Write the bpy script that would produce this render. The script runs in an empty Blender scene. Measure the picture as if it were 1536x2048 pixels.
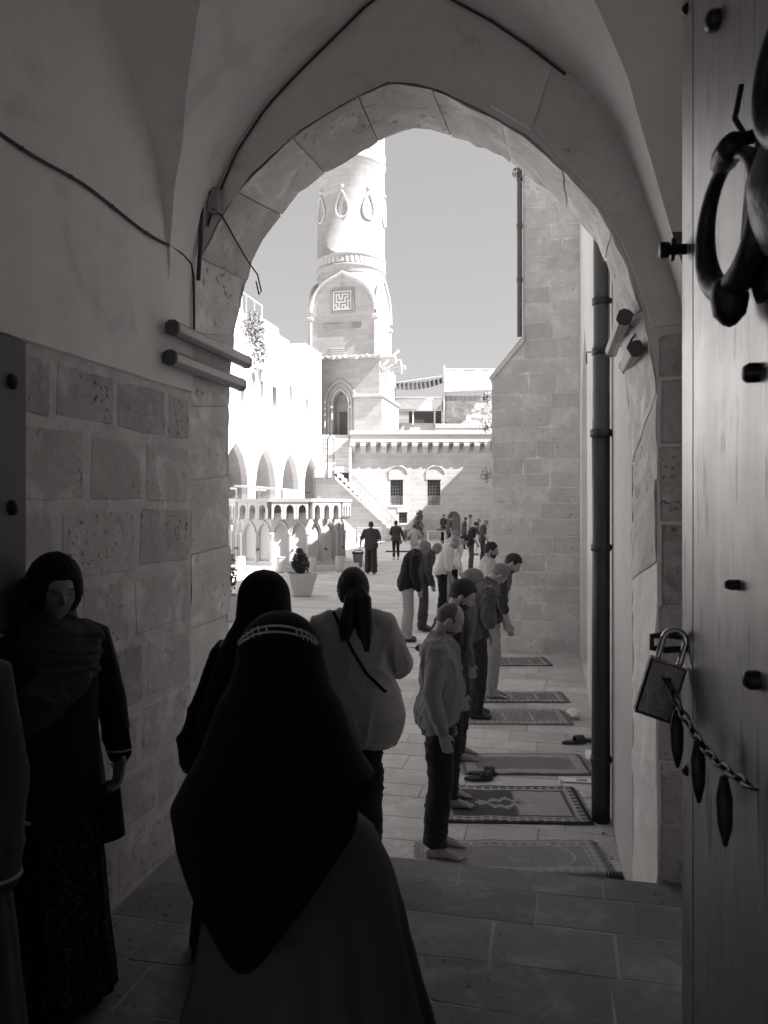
import bpy, math, random
import numpy as np
from mathutils import Vector, Matrix, noise, geometry

random.seed(11)
R = math.radians
SC = bpy.context.scene
COL = SC.collection

# ------------------------------------------------------------------ camera
F_PX, HC, HOR = 1540.0, 2.33, 1010.0        # focal length (px of the 1536x2048 picture), eye height, horizon row
TH = R(12.3)                                # the gate passage runs 12.3 degrees to the right of the view axis
CT, ST = math.cos(TH), math.sin(TH)
cam_d = bpy.data.cameras.new("camera")
cam_d.sensor_fit = 'VERTICAL'
cam_d.sensor_height = 36.0
cam_d.lens = 36.0 * F_PX / 2048.0
cam_d.shift_y = -(1024.0 - HOR) / 2048.0
cam_d.clip_start = 0.05
cam_d.clip_end = 2000
cam_d.dof.use_dof = True
cam_d.dof.focus_distance = 6.0
cam_d.dof.aperture_fstop = 7.0
cam = bpy.data.objects.new("camera", cam_d)
cam.location = (0, 0, HC)
cam.rotation_euler = (R(90), 0, 0)
COL.objects.link(cam)
SC.camera = cam

# ------------------------------------------------------------------ light
SUN_DIR = Vector((-3.15, 1.0, -3.4)).normalized()      # travel direction of the sunlight
world = bpy.data.worlds.new("World")
SC.world = world
world.use_nodes = True
wn = world.node_tree
for n in list(wn.nodes):
    wn.nodes.remove(n)
sky = wn.nodes.new("ShaderNodeTexSky")
sky.sky_type = 'NISHITA'
sky.sun_disc = False
sky.sun_elevation = math.asin(-SUN_DIR.z)
sky.sun_rotation = math.atan2(-SUN_DIR.x, -SUN_DIR.y)
sky.dust_density = 0.4
sky.air_density = 1.0
bw = wn.nodes.new("ShaderNodeRGBToBW")
tint = wn.nodes.new("ShaderNodeMix")
tint.data_type = 'RGBA'
tint.blend_type = 'MULTIPLY'
tint.inputs[0].default_value = 1.0
tint.inputs[7].default_value = (1.0, 0.985, 0.98, 1)
bg = wn.nodes.new("ShaderNodeBackground")
bg.inputs[1].default_value = 0.051
wo = wn.nodes.new("ShaderNodeOutputWorld")
film = wn.nodes.new("ShaderNodeMath")          # black-and-white response: compresses the sky evenly, whole dome alike
film.operation = 'POWER'
film.inputs[1].default_value = 0.32
gain = wn.nodes.new("ShaderNodeMath")
gain.operation = 'MULTIPLY'
gain.inputs[1].default_value = 1.45
wn.links.new(sky.outputs[0], bw.inputs[0])
wn.links.new(bw.outputs[0], film.inputs[0])
wn.links.new(film.outputs[0], gain.inputs[0])
wn.links.new(gain.outputs[0], tint.inputs[6])
wn.links.new(tint.outputs[2], bg.inputs[0])
wn.links.new(bg.outputs[0], wo.inputs[0])

sun_d = bpy.data.lights.new("sun", 'SUN')
sun_d.energy = 3.5
sun_d.angle = R(0.53)
sun_d.color = (1.0, 0.985, 0.978)
sun = bpy.data.objects.new("sun", sun_d)
sun.rotation_euler = SUN_DIR.to_track_quat('-Z', 'Y').to_euler()
sun.location = (30, -10, 40)
COL.objects.link(sun)

SC.view_settings.view_transform = 'Standard'
SC.view_settings.look = 'None'
SC.view_settings.gamma = 1.0
SC.view_settings.use_curve_mapping = False
SC.view_settings.exposure = 2.5
SC.render.engine = 'CYCLES'
SC.cycles.use_denoising = True
SC.cycles.max_bounces = 10
SC.cycles.diffuse_bounces = 7
SC.cycles.glossy_bounces = 3
SC.cycles.transmission_bounces = 3
SC.cycles.caustics_reflective = False
SC.cycles.caustics_refractive = False
SC.cycles.sample_clamp_indirect = 6.0


# ------------------------------------------------------------------ placing
def P(px, py, d):
    """a point seen at a picture position, at real depth d (metres)"""
    return Vector(((px - 768) / F_PX * d, d, HC + (HOR - py) / F_PX * d))


def Q(b, t, z=0.0):
    """passage frame (b metres right of the eye across the passage, t metres along it) to world"""
    return Vector((b * CT + t * ST, -b * ST + t * CT, z))


# ------------------------------------------------------------------ materials
TINT = (1.0, 0.977, 0.969)
MATS = {}


class NT:
    def __init__(self, name):
        self.m = bpy.data.materials.new(name)
        self.m.use_nodes = True
        self.t = self.m.node_tree
        self.b = self.t.nodes["Principled BSDF"]
        MATS[name] = self.m

    def new(self, ty, **kw):
        n = self.t.nodes.new(ty)
        for k, v in kw.items():
            setattr(n, k, v)
        return n

    def put(self, sock, v):
        if isinstance(v, bpy.types.NodeSocket):
            self.t.links.new(v, sock)
        else:
            sock.default_value = v

    def math(self, op, a, b=0.0, c=0.0, clamp=False):
        n = self.new("ShaderNodeMath", operation=op, use_clamp=clamp)
        self.put(n.inputs[0], a)
        self.put(n.inputs[1], b)
        self.put(n.inputs[2], c)
        return n.outputs[0]

    def pos(self):
        return self.new("ShaderNodeNewGeometry").outputs["Position"]

    def obj(self):
        return self.new("ShaderNodeTexCoord").outputs["Object"]

    def rand(self):
        return self.new("ShaderNodeObjectInfo").outputs["Random"]

    def map(self, vec, scale=(1, 1, 1), rot=(0, 0, 0), loc=(0, 0, 0)):
        n = self.new("ShaderNodeMapping")
        self.put(n.inputs[0], vec)
        n.inputs[1].default_value = loc
        n.inputs[2].default_value = rot
        n.inputs[3].default_value = scale
        return n.outputs[0]

    def noise(self, vec, scale, detail=4.0, rough=0.55, dist=0.0):
        n = self.new("ShaderNodeTexNoise")
        self.put(n.inputs["Vector"], vec)
        n.inputs["Scale"].default_value = scale
        n.inputs["Detail"].default_value = detail
        n.inputs["Roughness"].default_value = rough
        n.inputs["Distortion"].default_value = dist
        return n.outputs[0]

    def voro(self, vec, scale, feature='F1'):
        n = self.new("ShaderNodeTexVoronoi", feature=feature)
        self.put(n.inputs["Vector"], vec)
        n.inputs["Scale"].default_value = scale
        return n.outputs[0]

    def step(self, v, a, b):
        """smooth 0..1 as v goes a..b"""
        n = self.new("ShaderNodeMapRange", interpolation_type='SMOOTHSTEP')
        self.put(n.inputs[0], v)
        n.inputs[1].default_value = a
        n.inputs[2].default_value = b
        return n.outputs[0]

    def mix(self, f, a, b):
        # a*(1-f)+b*f
        n = self.new("ShaderNodeMix", data_type='FLOAT')
        self.put(n.inputs[0], f)
        self.put(n.inputs[2], a)
        self.put(n.inputs[3], b)
        return n.outputs[0]

    def sep(self, vec):
        n = self.new("ShaderNodeSeparateXYZ")
        self.put(n.inputs[0], vec)
        return n.outputs

    def color(self, v, tint=TINT):
        n = self.new("ShaderNodeVectorMath", operation='SCALE')
        n.inputs[0].default_value = tint
        self.put(n.inputs["Scale"], v)
        self.t.links.new(n.outputs[0], self.b.inputs["Base Color"])

    def bump(self, h, strength, dist=0.01):
        n = self.new("ShaderNodeBump")
        n.inputs["Strength"].default_value = strength
        n.inputs["Distance"].default_value = dist
        self.put(n.inputs["Height"], h)
        self.t.links.new(n.outputs[0], self.b.inputs["Normal"])

    def rough(self, r, metal=0.0, spec=None):
        self.put(self.b.inputs["Roughness"], r)
        self.b.inputs["Metallic"].default_value = metal
        if spec is not None:
            self.b.inputs["Specular IOR Level"].default_value = spec


def stone_mat(name, v, var=0.18, scale=1.6, fine=14.0, bump=0.5, dist=0.012, pits=0.0, objvar=0.12,
              courses=None, streak=0.0, spec=0.25, cracks=0.0, smear=0.0):
    """weathered limestone; courses=(height, length, rotation, joint value factor, plane) draws joints too far off to build"""
    k = NT(name)
    p = k.pos()
    n1 = k.noise(p, scale, 5)
    n2 = k.noise(p, fine, 6, 0.65)
    f = k.math('MULTIPLY_ADD', k.math('SUBTRACT', n1, 0.5), 2.2 * var, 1.0)
    f = k.math('MULTIPLY_ADD', k.math('SUBTRACT', n2, 0.5), 1.3 * var, f)
    h = k.math('MULTIPLY_ADD', n2, 0.6, k.math('MULTIPLY', n1, 0.4))
    if objvar:
        f = k.math('MULTIPLY', f, k.math('MULTIPLY_ADD', k.math('SUBTRACT', k.rand(), 0.5), 2 * objvar, 1.0))
    if pits:
        pn = k.noise(p, fine * 1.7, 3, 0.5, 0.4)
        pm = k.math('MULTIPLY', k.step(pn, 0.61, 0.70), k.step(k.noise(p, scale * 0.8, 3), 0.50, 0.62))
        f = k.math('MULTIPLY', f, k.math('MULTIPLY_ADD', pm, -pits, 1.0))
        h = k.math('MULTIPLY_ADD', pm, -1.2, h)
    if smear:
        sm = k.noise(p, 4.2, 6, 0.68, 0.5)
        f = k.math('MULTIPLY', f, k.math('MULTIPLY_ADD', k.step(sm, 0.50, 0.64), smear, 1.0))
        gm = k.noise(p, 6.5, 5, 0.7, 0.9)
        f = k.math('MULTIPLY', f, k.math('MULTIPLY_ADD', k.step(gm, 0.56, 0.70), -smear * 1.1, 1.0))
        h = k.math('MULTIPLY_ADD', sm, 0.8, h)
    if cracks:
        w = k.new("ShaderNodeVectorMath", operation='ADD')
        k.put(w.inputs[0], p)
        nz = k.new("ShaderNodeTexNoise")
        k.put(nz.inputs["Vector"], p)
        nz.inputs["Scale"].default_value = 2.5
        k.put(w.inputs[1], nz.outputs[1])
        e = k.voro(w.outputs[0], 0.9, 'DISTANCE_TO_EDGE')
        cm = k.math('MULTIPLY', k.step(e, 0.012, 0.002), k.step(k.noise(p, 0.9, 2), 0.50, 0.60))
        f = k.math('MULTIPLY', f, k.math('MULTIPLY_ADD', cm, -cracks, 1.0))
        st = k.math('MULTIPLY', k.step(k.noise(p, 2.3, 5, 0.6, 0.8), 0.56, 0.70), 0.12)
        f = k.math('MULTIPLY', f, k.math('SUBTRACT', 1.0, st))
    if streak:
        sn = k.noise(k.map(p, (3.0, 3.0, 0.25)), 1.5, 4)
        f = k.math('MULTIPLY_ADD', k.math('SUBTRACT', sn, 0.5), 2 * streak, f)
    if courses:
        ch, cl, rz, jf, jw = courses
        q = k.map(p, rot=(0, 0, rz))
        s = k.sep(q)
        cb = k.new("ShaderNodeCombineXYZ")
        k.put(cb.inputs[0], s[0])
        k.put(cb.inputs[1], s[2])
        br = k.new("ShaderNodeTexBrick")
        k.put(br.inputs["Vector"], cb.outputs[0])
        br.inputs["Color1"].default_value = (0.91, 0.91, 0.91, 1)
        br.inputs["Color2"].default_value = (1.06, 1.06, 1.06, 1)
        br.inputs["Mortar"].default_value = (jf, jf, jf, 1)
        br.inputs["Scale"].default_value = 1.0
        br.inputs["Mortar Size"].default_value = jw
        br.inputs["Mortar Smooth"].default_value = 0.3
        br.inputs["Brick Width"].default_value = cl
        br.inputs["Row Height"].default_value = ch
        bwv = k.new("ShaderNodeRGBToBW")
        k.put(bwv.inputs[0], br.outputs[0])
        f = k.math('MULTIPLY', f, bwv.outputs[0])
        h = k.math('MULTIPLY_ADD', br.outputs["Fac"], -0.8, h)
    k.color(k.math('MULTIPLY', f, v))
    k.bump(h, bump, dist)
    k.rough(0.88, spec=spec)
    return k.m


def cloth_mat(name, v, var=0.12, scale=9.0, bump=0.25, weave=True, rough=0.9):
    k = NT(name)
    o = k.pos()
    n1 = k.noise(o, scale, 3)
    f = k.math('MULTIPLY_ADD', k.math('SUBTRACT', n1, 0.5), 2 * var, 1.0)
    k.color(k.math('MULTIPLY', f, v))
    h = k.math('MULTIPLY_ADD', k.noise(o, 260.0, 1), 0.25, k.noise(k.map(o, (1, 1, 0.5)), 22.0, 3))
    k.bump(h, bump, 0.008)
    k.rough(rough, spec=0.15)
    k.b.inputs["Sheen Weight"].default_value = 0.08
    return k.m


def plain_mat(name, v, rough=0.5, metal=0.0, spec=0.5, var=0.1, scale=20.0, bump=0.08, tint=TINT):
    k = NT(name)
    n1 = k.noise(k.pos(), scale, 4)
    k.color(k.math('MULTIPLY', k.math('MULTIPLY_ADD', k.math('SUBTRACT', n1, 0.5), 2 * var, 1.0), v), tint)
    k.rough(k.math('MULTIPLY_ADD', k.math('SUBTRACT', n1, 0.5), 0.3, rough), metal, spec)
    if bump:
        k.bump(n1, bump, 0.01)
    return k.m


# ------------------------------------------------------------------ mesh building
class MB:
    def __init__(self):
        self.v, self.f, self.sm = [], [], []

    def add(self, verts, faces, smooth=False):
        o = len(self.v)
        self.v.extend([tuple(p) for p in verts])
        self.f.extend([tuple(i + o for i in q) for q in faces])
        self.sm.extend([smooth] * len(faces))
        return self

    def poly(self, *pts):
        return self.add(pts, [tuple(range(len(pts)))])

    def box(self, lo, hi, M=None):
        x0, y0, z0 = lo
        x1, y1, z1 = hi
        v = [(x0, y0, z0), (x1, y0, z0), (x1, y1, z0), (x0, y1, z0), (x0, y0, z1), (x1, y0, z1), (x1, y1, z1), (x0, y1, z1)]
        if M is not None:
            v = [M @ Vector(p) for p in v]
        return self.add(v, [(3, 2, 1, 0), (4, 5, 6, 7), (0, 1, 5, 4), (1, 2, 6, 5), (2, 3, 7, 6), (3, 0, 4, 7)])

    def cbox(self, lo, hi, c=0.01, M=None):
        """box with chamfered edges"""
        c = min(c, *[(hi[i] - lo[i]) * 0.45 for i in range(3)])
        v, idx = [], {}
        for sx in (0, 1):
            for sy in (0, 1):
                for sz in (0, 1):
                    s = (sx, sy, sz)
                    for ax in range(3):
                        p = []
                        for i in range(3):
                            e = hi[i] if s[i] else lo[i]
                            if i != ax:
                                e += -c if s[i] else c
                            p.append(e)
                        idx[(s, ax)] = len(v)
                        v.append(Vector(p) if M is None else M @ Vector(p))
        f = []
        for ax in range(3):
            a1, a2 = (ax + 1) % 3, (ax + 2) % 3
            for sd in (0, 1):
                q = []
                for (u, w) in ((0, 0), (1, 0), (1, 1), (0, 1)):
                    s = [0, 0, 0]
                    s[ax], s[a1], s[a2] = sd, u, w
                    q.append(idx[(tuple(s), ax)])
                f.append(tuple(q if sd else q[::-1]))
        for ax in range(3):                      # edge chamfers, edge runs along ax
            a1, a2 = (ax + 1) % 3, (ax + 2) % 3
            for u in (0, 1):
                for w in (0, 1):
                    s0, s1 = [0, 0, 0], [0, 0, 0]
                    s0[a1], s0[a2], s1[a1], s1[a2] = u, w, u, w
                    s1[ax] = 1
                    s0, s1 = tuple(s0), tuple(s1)
                    q = (idx[(s0, a1)], idx[(s1, a1)], idx[(s1, a2)], idx[(s0, a2)])
                    f.append(q if (u ^ w) else q[::-1])
        for s in [(a, b, d) for a in (0, 1) for b in (0, 1) for d in (0, 1)]:
            q = (idx[(s, 0)], idx[(s, 1)], idx[(s, 2)])
            f.append(q if (sum(s) % 2) else q[::-1])
        return self.add(v, f)

    def tube(self, pts, r, n=8, closed=False, caps=True, smooth=True):
        pts = [Vector(p) for p in pts]
        m = len(pts)
        rs = r if isinstance(r, (list, tuple)) else [r] * m
        V, F = [], []
        prev = None
        for i, p in enumerate(pts):
            a = pts[(i - 1) % m] if (closed or i > 0) else p
            b = pts[(i + 1) % m] if (closed or i < m - 1) else p
            t = (b - a).normalized()
            if prev is None:
                ref = Vector((0, 0, 1)) if abs(t.z) < 0.9 else Vector((1, 0, 0))
                u = t.cross(ref).normalized()
            else:
                u = (prev - t * prev.dot(t)).normalized()
            prev = u
            w = t.cross(u)
            for j in range(n):
                an = 2 * math.pi * j / n
                V.append(p + (u * math.cos(an) + w * math.sin(an)) * rs[i])
        for i in range(m if closed else m - 1):
            for j in range(n):
                a, b = i * n + j, i * n + (j + 1) % n
                c, d = ((i + 1) % m) * n + (j + 1) % n, ((i + 1) % m) * n + j
                F.append((a, b, c, d))
        self.add(V, F, smooth)
        if caps and not closed:
            self.add(V[:n][::-1], [tuple(range(n))])
            self.add(V[-n:], [tuple(range(n))])
        return self

    def lathe(self, prof, n=24, c=(0, 0, 0), smooth=True, start=0.0):
        V, F = [], []
        for (r, z) in prof:
            for j in range(n):
                an = start + 2 * math.pi * j / n
                V.append((c[0] + r * math.cos(an), c[1] + r * math.sin(an), c[2] + z))
        for i in range(len(prof) - 1):
            for j in range(n):
                F.append((i * n + j, i * n + (j + 1) % n, (i + 1) * n + (j + 1) % n, (i + 1) * n + j))
        return self.add(V, F, smooth)

    def prism(self, outline, fn, w0, w1, smooth=False):
        """outline 2D polygon carried by fn(u,v,w) from w0 to w1, both ends closed"""
        n = len(outline)
        V = [fn(u, v, w0) for u, v in outline] + [fn(u, v, w1) for u, v in outline]
        F = [tuple(range(n))[::-1], tuple(range(n, 2 * n))]
        F += [(i, (i + 1) % n, n + (i + 1) % n, n + i) for i in range(n)]
        return self.add(V, F, smooth)

    def build(self, name, mat, parent=None, loc=None, rz=None, smooth=None):
        me = bpy.data.meshes.new(name)
        me.from_pydata(self.v, [], self.f)
        me.materials.append(MATS[mat] if isinstance(mat, str) else mat)
        sm = self.sm if smooth is None else [smooth] * len(self.f)
        me.polygons.foreach_set("use_smooth", sm)
        me.update()
        o = bpy.data.objects.new(name, me)
        COL.objects.link(o)
        if parent is not None:
            o.parent = parent
        if loc is not None:
            o.location = loc
        if rz is not None:
            o.rotation_euler = (0, 0, rz)
        return o


def tag(o, label=None, cat=None, group=None, kind=None):
    if label:
        o["label"] = label
    if cat:
        o["category"] = cat
    if group:
        o["group"] = group
    if kind:
        o["kind"] = kind
    return o


def thing(name, label, cat, loc=(0, 0, 0), rz=0.0, group=None):
    o = bpy.data.objects.new(name, None)
    o.empty_display_size = 0.2
    COL.objects.link(o)
    o.location = loc
    o.rotation_euler = (0, 0, rz)
    return tag(o, label, cat, group)


def wall_holes(mb, outer, holes, fn, depth, back=True):
    """flat wall with openings: front face at w=0, reveals to w=depth, a closed back to each opening"""
    polys = [[Vector((u, v, 0)) for u, v in outer]] + [[Vector((u, v, 0)) for u, v in h] for h in holes]
    tris = geometry.tessellate_polygon(polys)
    flat = [p for q in polys for p in q]
    mb.add([fn(p.x, p.y, 0) for p in flat], [tuple(t) for t in tris])
    for h in holes:
        n = len(h)
        V = [fn(u, v, 0) for u, v in h] + [fn(u, v, depth) for u, v in h]
        mb.add(V, [(i, (i + 1) % n, n + (i + 1) % n, n + i) for i in range(n)])
        if back:
            mb.add(V[n:], [tuple(range(n))])


def pointed(cx, w, v0, vs, va, n=8, bulge=0.25):
    """pointed-arch outline: centre, width, base, spring and apex heights"""
    h = w / 2.0
    pts = [(cx - h, v0), (cx - h, vs)]
    for i in range(1, n + 1):
        s = i / n
        x = -h * math.cos(s * math.pi / 2) * (1 - s * 0.0)
        y = math.sin(s * math.pi / 2) ** 1.0
        # blend between an ellipse and a straight line to make the point
        xl, yl = -h * (1 - s), s
        k = 1 - (1 - bulge) * s * s
        pts.append((cx + x * k + xl * (1 - k), vs + (va - vs) * (y * k + yl * (1 - k)) if s < 1 else va))
    pts += [(2 * cx - u, v) for u, v in pts[::-1][1:]]
    return pts


def stone_piece(mb, u0, u1, v0, v1, fn, w0, w1, inset=0.01, jit=0.006, rnd=random):
    """one hewn block: uneven outline at w0, inset face at w1"""
    nu = 2 if (u1 - u0) < 0.25 else 3
    out = []
    c = min(0.009, (u1 - u0) * 0.1, (v1 - v0) * 0.1)
    for i in range(nu):
        out.append((u0 + c + (u1 - u0 - 2 * c) * i / (nu - 1), v0))
    for i in range(2):
        out.append((u1, v0 + c + (v1 - v0 - 2 * c) * i))
    for i in range(nu):
        out.append((u1 - c - (u1 - u0 - 2 * c) * i / (nu - 1), v1))
    for i in range(2):
        out.append((u0, v1 - c - (v1 - v0 - 2 * c) * i))
    out = [(u + rnd.uniform(-jit, jit), v + rnd.uniform(-jit, jit)) for u, v in out]
    cu, cv = (u0 + u1) / 2, (v0 + v1) / 2
    n = len(out)
    V = [fn(u, v, w0) for u, v in out]
    du, dv = (u1 - u0) / 2, (v1 - v0) / 2
    tu, tv = rnd.uniform(-.25, .25), rnd.uniform(-.25, .25)
    for u, v in out:
        uu = cu + (u - cu) * (1 - inset / du)
        vv = cv + (v - cv) * (1 - inset / dv)
        w = w1 * (1 + tu * (u - cu) / du + tv * (v - cv) / dv + rnd.uniform(-.2, .2)) if w1 > w0 else w1
        V.append(fn(uu, vv, w))
    V.append(fn(cu, cv, w1 * rnd.uniform(0.9, 1.3)))
    F = [(i, (i + 1) % n, n + (i + 1) % n, n + i) for i in range(n)]
    F += [(n + i, n + (i + 1) % n, 2 * n) for i in range(n)]
    mb.add(V, F)


def course_rects(u0, u1, v0, v1, hs, ws, gap=0.012, rnd=random):
    """ashlar layout: list of (u0,u1,v0,v1)"""
    out = []
    v = v0
    while v < v1 - 0.02:
        h = rnd.uniform(*hs)
        if v1 - (v + h) < hs[0] * 0.5:
            h = v1 - v
        u = u0 - rnd.uniform(0, ws[0] * 0.8)
        while u < u1:
            w = rnd.uniform(*ws)
            a, b = max(u, u0), min(u + w, u1)
            if u1 - b < ws[0] * 0.4:
                b = u1
                w = u1 - u
            if b - a > 0.06:
                out.append((a + gap / 2, b - gap / 2, v + gap / 2, v + h - gap / 2))
            u += w
        v += h
    return out


def leaf_mesh(mb, c, rad, n, size, rnd, squash=1.0, fill=0.45):
    for _ in range(n):
        while True:
            p = Vector((rnd.uniform(-1, 1), rnd.uniform(-1, 1), rnd.uniform(-1, 1)))
            if fill < p.length < 1.0:
                break
        p = Vector(c) + Vector((p.x * rad[0], p.y * rad[1], p.z * rad[2])) * (0.85 + 0.3 * noise.noise(p * 3.1))
        a = Vector((rnd.gauss(0, 1), rnd.gauss(0, 1), rnd.gauss(0, 1))).normalized()
        b = a.orthogonal().normalized()
        s = size * rnd.uniform(0.6, 1.3)
        mb.add([p - a * s, p + b * s * 0.45, p + a * s, p - b * s * 0.45], [(0, 1, 2, 3)])

# ------------------------------------------------------------------ material set
stone_mat("gate_stone", 0.50, var=0.30, scale=3.1, fine=19, bump=0.9, pits=0.55, objvar=0.13, smear=0.32)
stone_mat("gate_mortar", 0.62, smear=0.2, var=0.25, scale=5, fine=30, bump=0.6, objvar=0)
stone_mat("arch_stone", 0.72, smear=0.25, var=0.24, scale=2.6, fine=13, bump=0.8, pits=0.4, objvar=0.12)
stone_mat("vault_plaster", 0.86, var=0.13, scale=1.3, fine=6, bump=0.3, dist=0.02, objvar=0, streak=0.06, cracks=0.12)
stone_mat("dirty_plaster", 0.8, var=0.2, scale=3.0, fine=9, bump=0.4, dist=0.02, pits=0.3, objvar=0)
stone_mat("jamb_plaster", 0.88, var=0.14, scale=1.8, fine=11, bump=0.5, dist=0.012, pits=0.2, objvar=0, streak=0.09, smear=0.1)
stone_mat("mosque_plaster", 0.66, var=0.14, scale=1.4, fine=11, bump=0.5, dist=0.012, pits=0.18, objvar=0, streak=0.09)
stone_mat("buttress_stone", 0.56, smear=0.10, var=0.28, scale=2.4, fine=15, bump=0.8, pits=0.45, objvar=0.13)
stone_mat("buttress_mortar", 0.6, smear=0.25, var=0.2, scale=5, fine=30, bump=0.6, objvar=0)
stone_mat("paving_stone", 0.52, smear=0.16, var=0.24, scale=1.9, fine=18, bump=0.55, dist=0.008, pits=0.35, objvar=0.12)
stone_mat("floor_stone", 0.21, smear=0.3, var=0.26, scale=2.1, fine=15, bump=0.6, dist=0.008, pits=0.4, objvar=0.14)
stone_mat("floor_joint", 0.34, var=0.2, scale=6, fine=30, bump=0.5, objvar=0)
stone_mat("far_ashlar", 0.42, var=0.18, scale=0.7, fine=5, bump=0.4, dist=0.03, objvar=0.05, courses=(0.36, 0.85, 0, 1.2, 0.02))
stone_mat("tower_stone", 0.42, var=0.12, scale=0.6, fine=4, bump=0.35, dist=0.03, objvar=0.04, courses=(0.34, 0.9, TH, 0.9, 0.02))
stone_mat("shaft_stone", 0.35, var=0.16, scale=0.7, fine=4, bump=0.5, dist=0.04, objvar=0.03, courses=(0.42, 1.0, TH, 0.86, 0.018))
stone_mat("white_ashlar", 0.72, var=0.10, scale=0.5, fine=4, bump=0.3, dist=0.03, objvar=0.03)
stone_mat("carved_stone", 0.44, var=0.12, scale=1.5, fine=9, bump=0.4, dist=0.02, objvar=0.05)
stone_mat("fountain_stone", 0.44, var=0.14, scale=1.3, fine=8, bump=0.4, dist=0.02, objvar=0.05, streak=0.06)
stone_mat("step_stone", 0.52, var=0.12, scale=2.0, fine=9, bump=0.4, dist=0.02, objvar=0.08)
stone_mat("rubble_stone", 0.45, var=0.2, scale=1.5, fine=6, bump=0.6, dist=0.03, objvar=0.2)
stone_mat("concrete", 0.50, var=0.1, scale=2.0, fine=12, bump=0.3, objvar=0.06)
plain_mat("dark_opening", 0.035, 0.7)
plain_mat("window_dark", 0.05, 0.25)
plain_mat("iron", 0.045, 0.5, 0.6)
plain_mat("black_iron", 0.022, 0.42, 0.3, bump=0.3, scale=35)
plain_mat("rail_metal", 0.12, 0.5, 0.4)
plain_mat("pale_metal", 0.62, 0.4, 0.3)
stone_mat("panel_dark", 0.26, objvar=0)
plain_mat("grey_metal", 0.32, 0.42, 0.4)
plain_mat("lamp_diffuser", 0.5, 0.35)
plain_mat("wood_dark", 0.10, 0.6)
plain_mat("wood_bench", 0.30, 0.55)
plain_mat("canvas_dark", 0.06, 0.9)
plain_mat("canvas_white", 0.5, 0.9)
plain_mat("pipe_black", 0.035, 0.42, var=0.25, scale=9)
plain_mat("pipe_upper", 0.10, 0.5, var=0.3, scale=8)
plain_mat("cable", 0.06, 0.7)
plain_mat("foliage", 0.06, 0.6, spec=0.3, var=0.35, scale=9, bump=0)
plain_mat("foliage_pale", 0.14, 0.6, spec=0.3, var=0.35, scale=5, bump=0)
plain_mat("chrome", 0.4, 0.2, 1.0, var=0.06)
plain_mat("lock_steel", 0.10, 0.28, 1.0, var=0.15, scale=30)
plain_mat("paper_white", 0.8, 0.8)


def ground_mat():
    k = NT("courtyard_paving")
    p = k.map(k.pos(), rot=(0, 0, TH))
    br = k.new("ShaderNodeTexBrick")
    k.put(br.inputs["Vector"], p)
    br.inputs["Color1"].default_value = (0.86, 0.86, 0.86, 1)
    br.inputs["Color2"].default_value = (1.1, 1.1, 1.1, 1)
    br.inputs["Mortar"].default_value = (0.8, 0.8, 0.8, 1)
    br.inputs["Scale"].default_value = 1.0
    br.inputs["Mortar Size"].default_value = 0.012
    br.inputs["Mortar Smooth"].default_value = 0.4
    br.inputs["Brick Width"].default_value = 0.62
    br.inputs["Row Height"].default_value = 0.34
    bwv = k.new("ShaderNodeRGBToBW")
    k.put(bwv.inputs[0], br.outputs[0])
    n1 = k.noise(p, 0.7, 6)
    n2 = k.noise(p, 14, 5)
    f = k.math('MULTIPLY_ADD', k.math('SUBTRACT', n1, 0.5), 0.4, bwv.outputs[0])
    f = k.math('MULTIPLY_ADD', k.math('SUBTRACT', n2, 0.5), 0.25, f)
    k.color(k.math('MULTIPLY', f, 0.52))
    k.bump(k.math('MULTIPLY_ADD', br.outputs["Fac"], -0.7, k.math('MULTIPLY', n2, 0.5)), 0.5, 0.01)
    k.rough(0.8, spec=0.3)


ground_mat()

# ------------------------------------------------------------------ ground
mb = MB()
mb.poly((-600, 3.7, -0.012), (600, 3.7, -0.012), (600, 900, -0.012), (-600, 900, -0.012))
mb.poly((-600, -600, -0.012), (600, -600, -0.012), (600, 3.7, -0.012), (-600, 3.7, -0.012))
ground = tag(mb.build("ground", "courtyard_paving"), kind="structure")
flr = random.Random(5)
pave = course_rects(-2.7, 0.44, 3.95, 13.2, (0.27, 0.4), (0.42, 0.85), 0.004, flr)   # u across, v along
n_p = 0
holder = bpy.data.objects.new("courtyard_pavement", None)
holder.empty_display_size = 0.2
holder.rotation_euler = (0, 0, -TH)
COL.objects.link(holder)
tag(holder, kind="structure")
mb = MB().box((-2.72, 3.93, -0.3), (0.46, 13.2, 0.0008))
mb.build("joint_bed", "floor_joint", holder)
for (u0, u1, v0, v1) in pave[:298]:
    mb = MB()
    stone_piece(mb, u0, u1, v0, v1, lambda u, v, w: (u, v, w), -0.006, 0.003, 0.005, 0.008, flr)
    mb.build("paving_stone", "paving_stone", holder)

# ------------------------------------------------------------------ gatehouse (the vaulted passage the picture is taken from)
ZP = 0.5                                     # the passage floor stands half a metre above the courtyard
plat = bpy.data.objects.new("passage_floor", None)
plat.rotation_euler = (0, 0, -TH)
COL.objects.link(plat)
tag(plat, kind="structure")
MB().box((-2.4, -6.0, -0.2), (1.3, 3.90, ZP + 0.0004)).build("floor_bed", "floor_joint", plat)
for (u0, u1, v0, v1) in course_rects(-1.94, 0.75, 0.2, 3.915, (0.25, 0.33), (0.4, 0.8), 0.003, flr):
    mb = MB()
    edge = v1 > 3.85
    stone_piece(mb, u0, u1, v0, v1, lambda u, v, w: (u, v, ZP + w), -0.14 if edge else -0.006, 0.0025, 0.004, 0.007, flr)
    mb.build("floor_stone", "floor_stone", plat)

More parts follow.
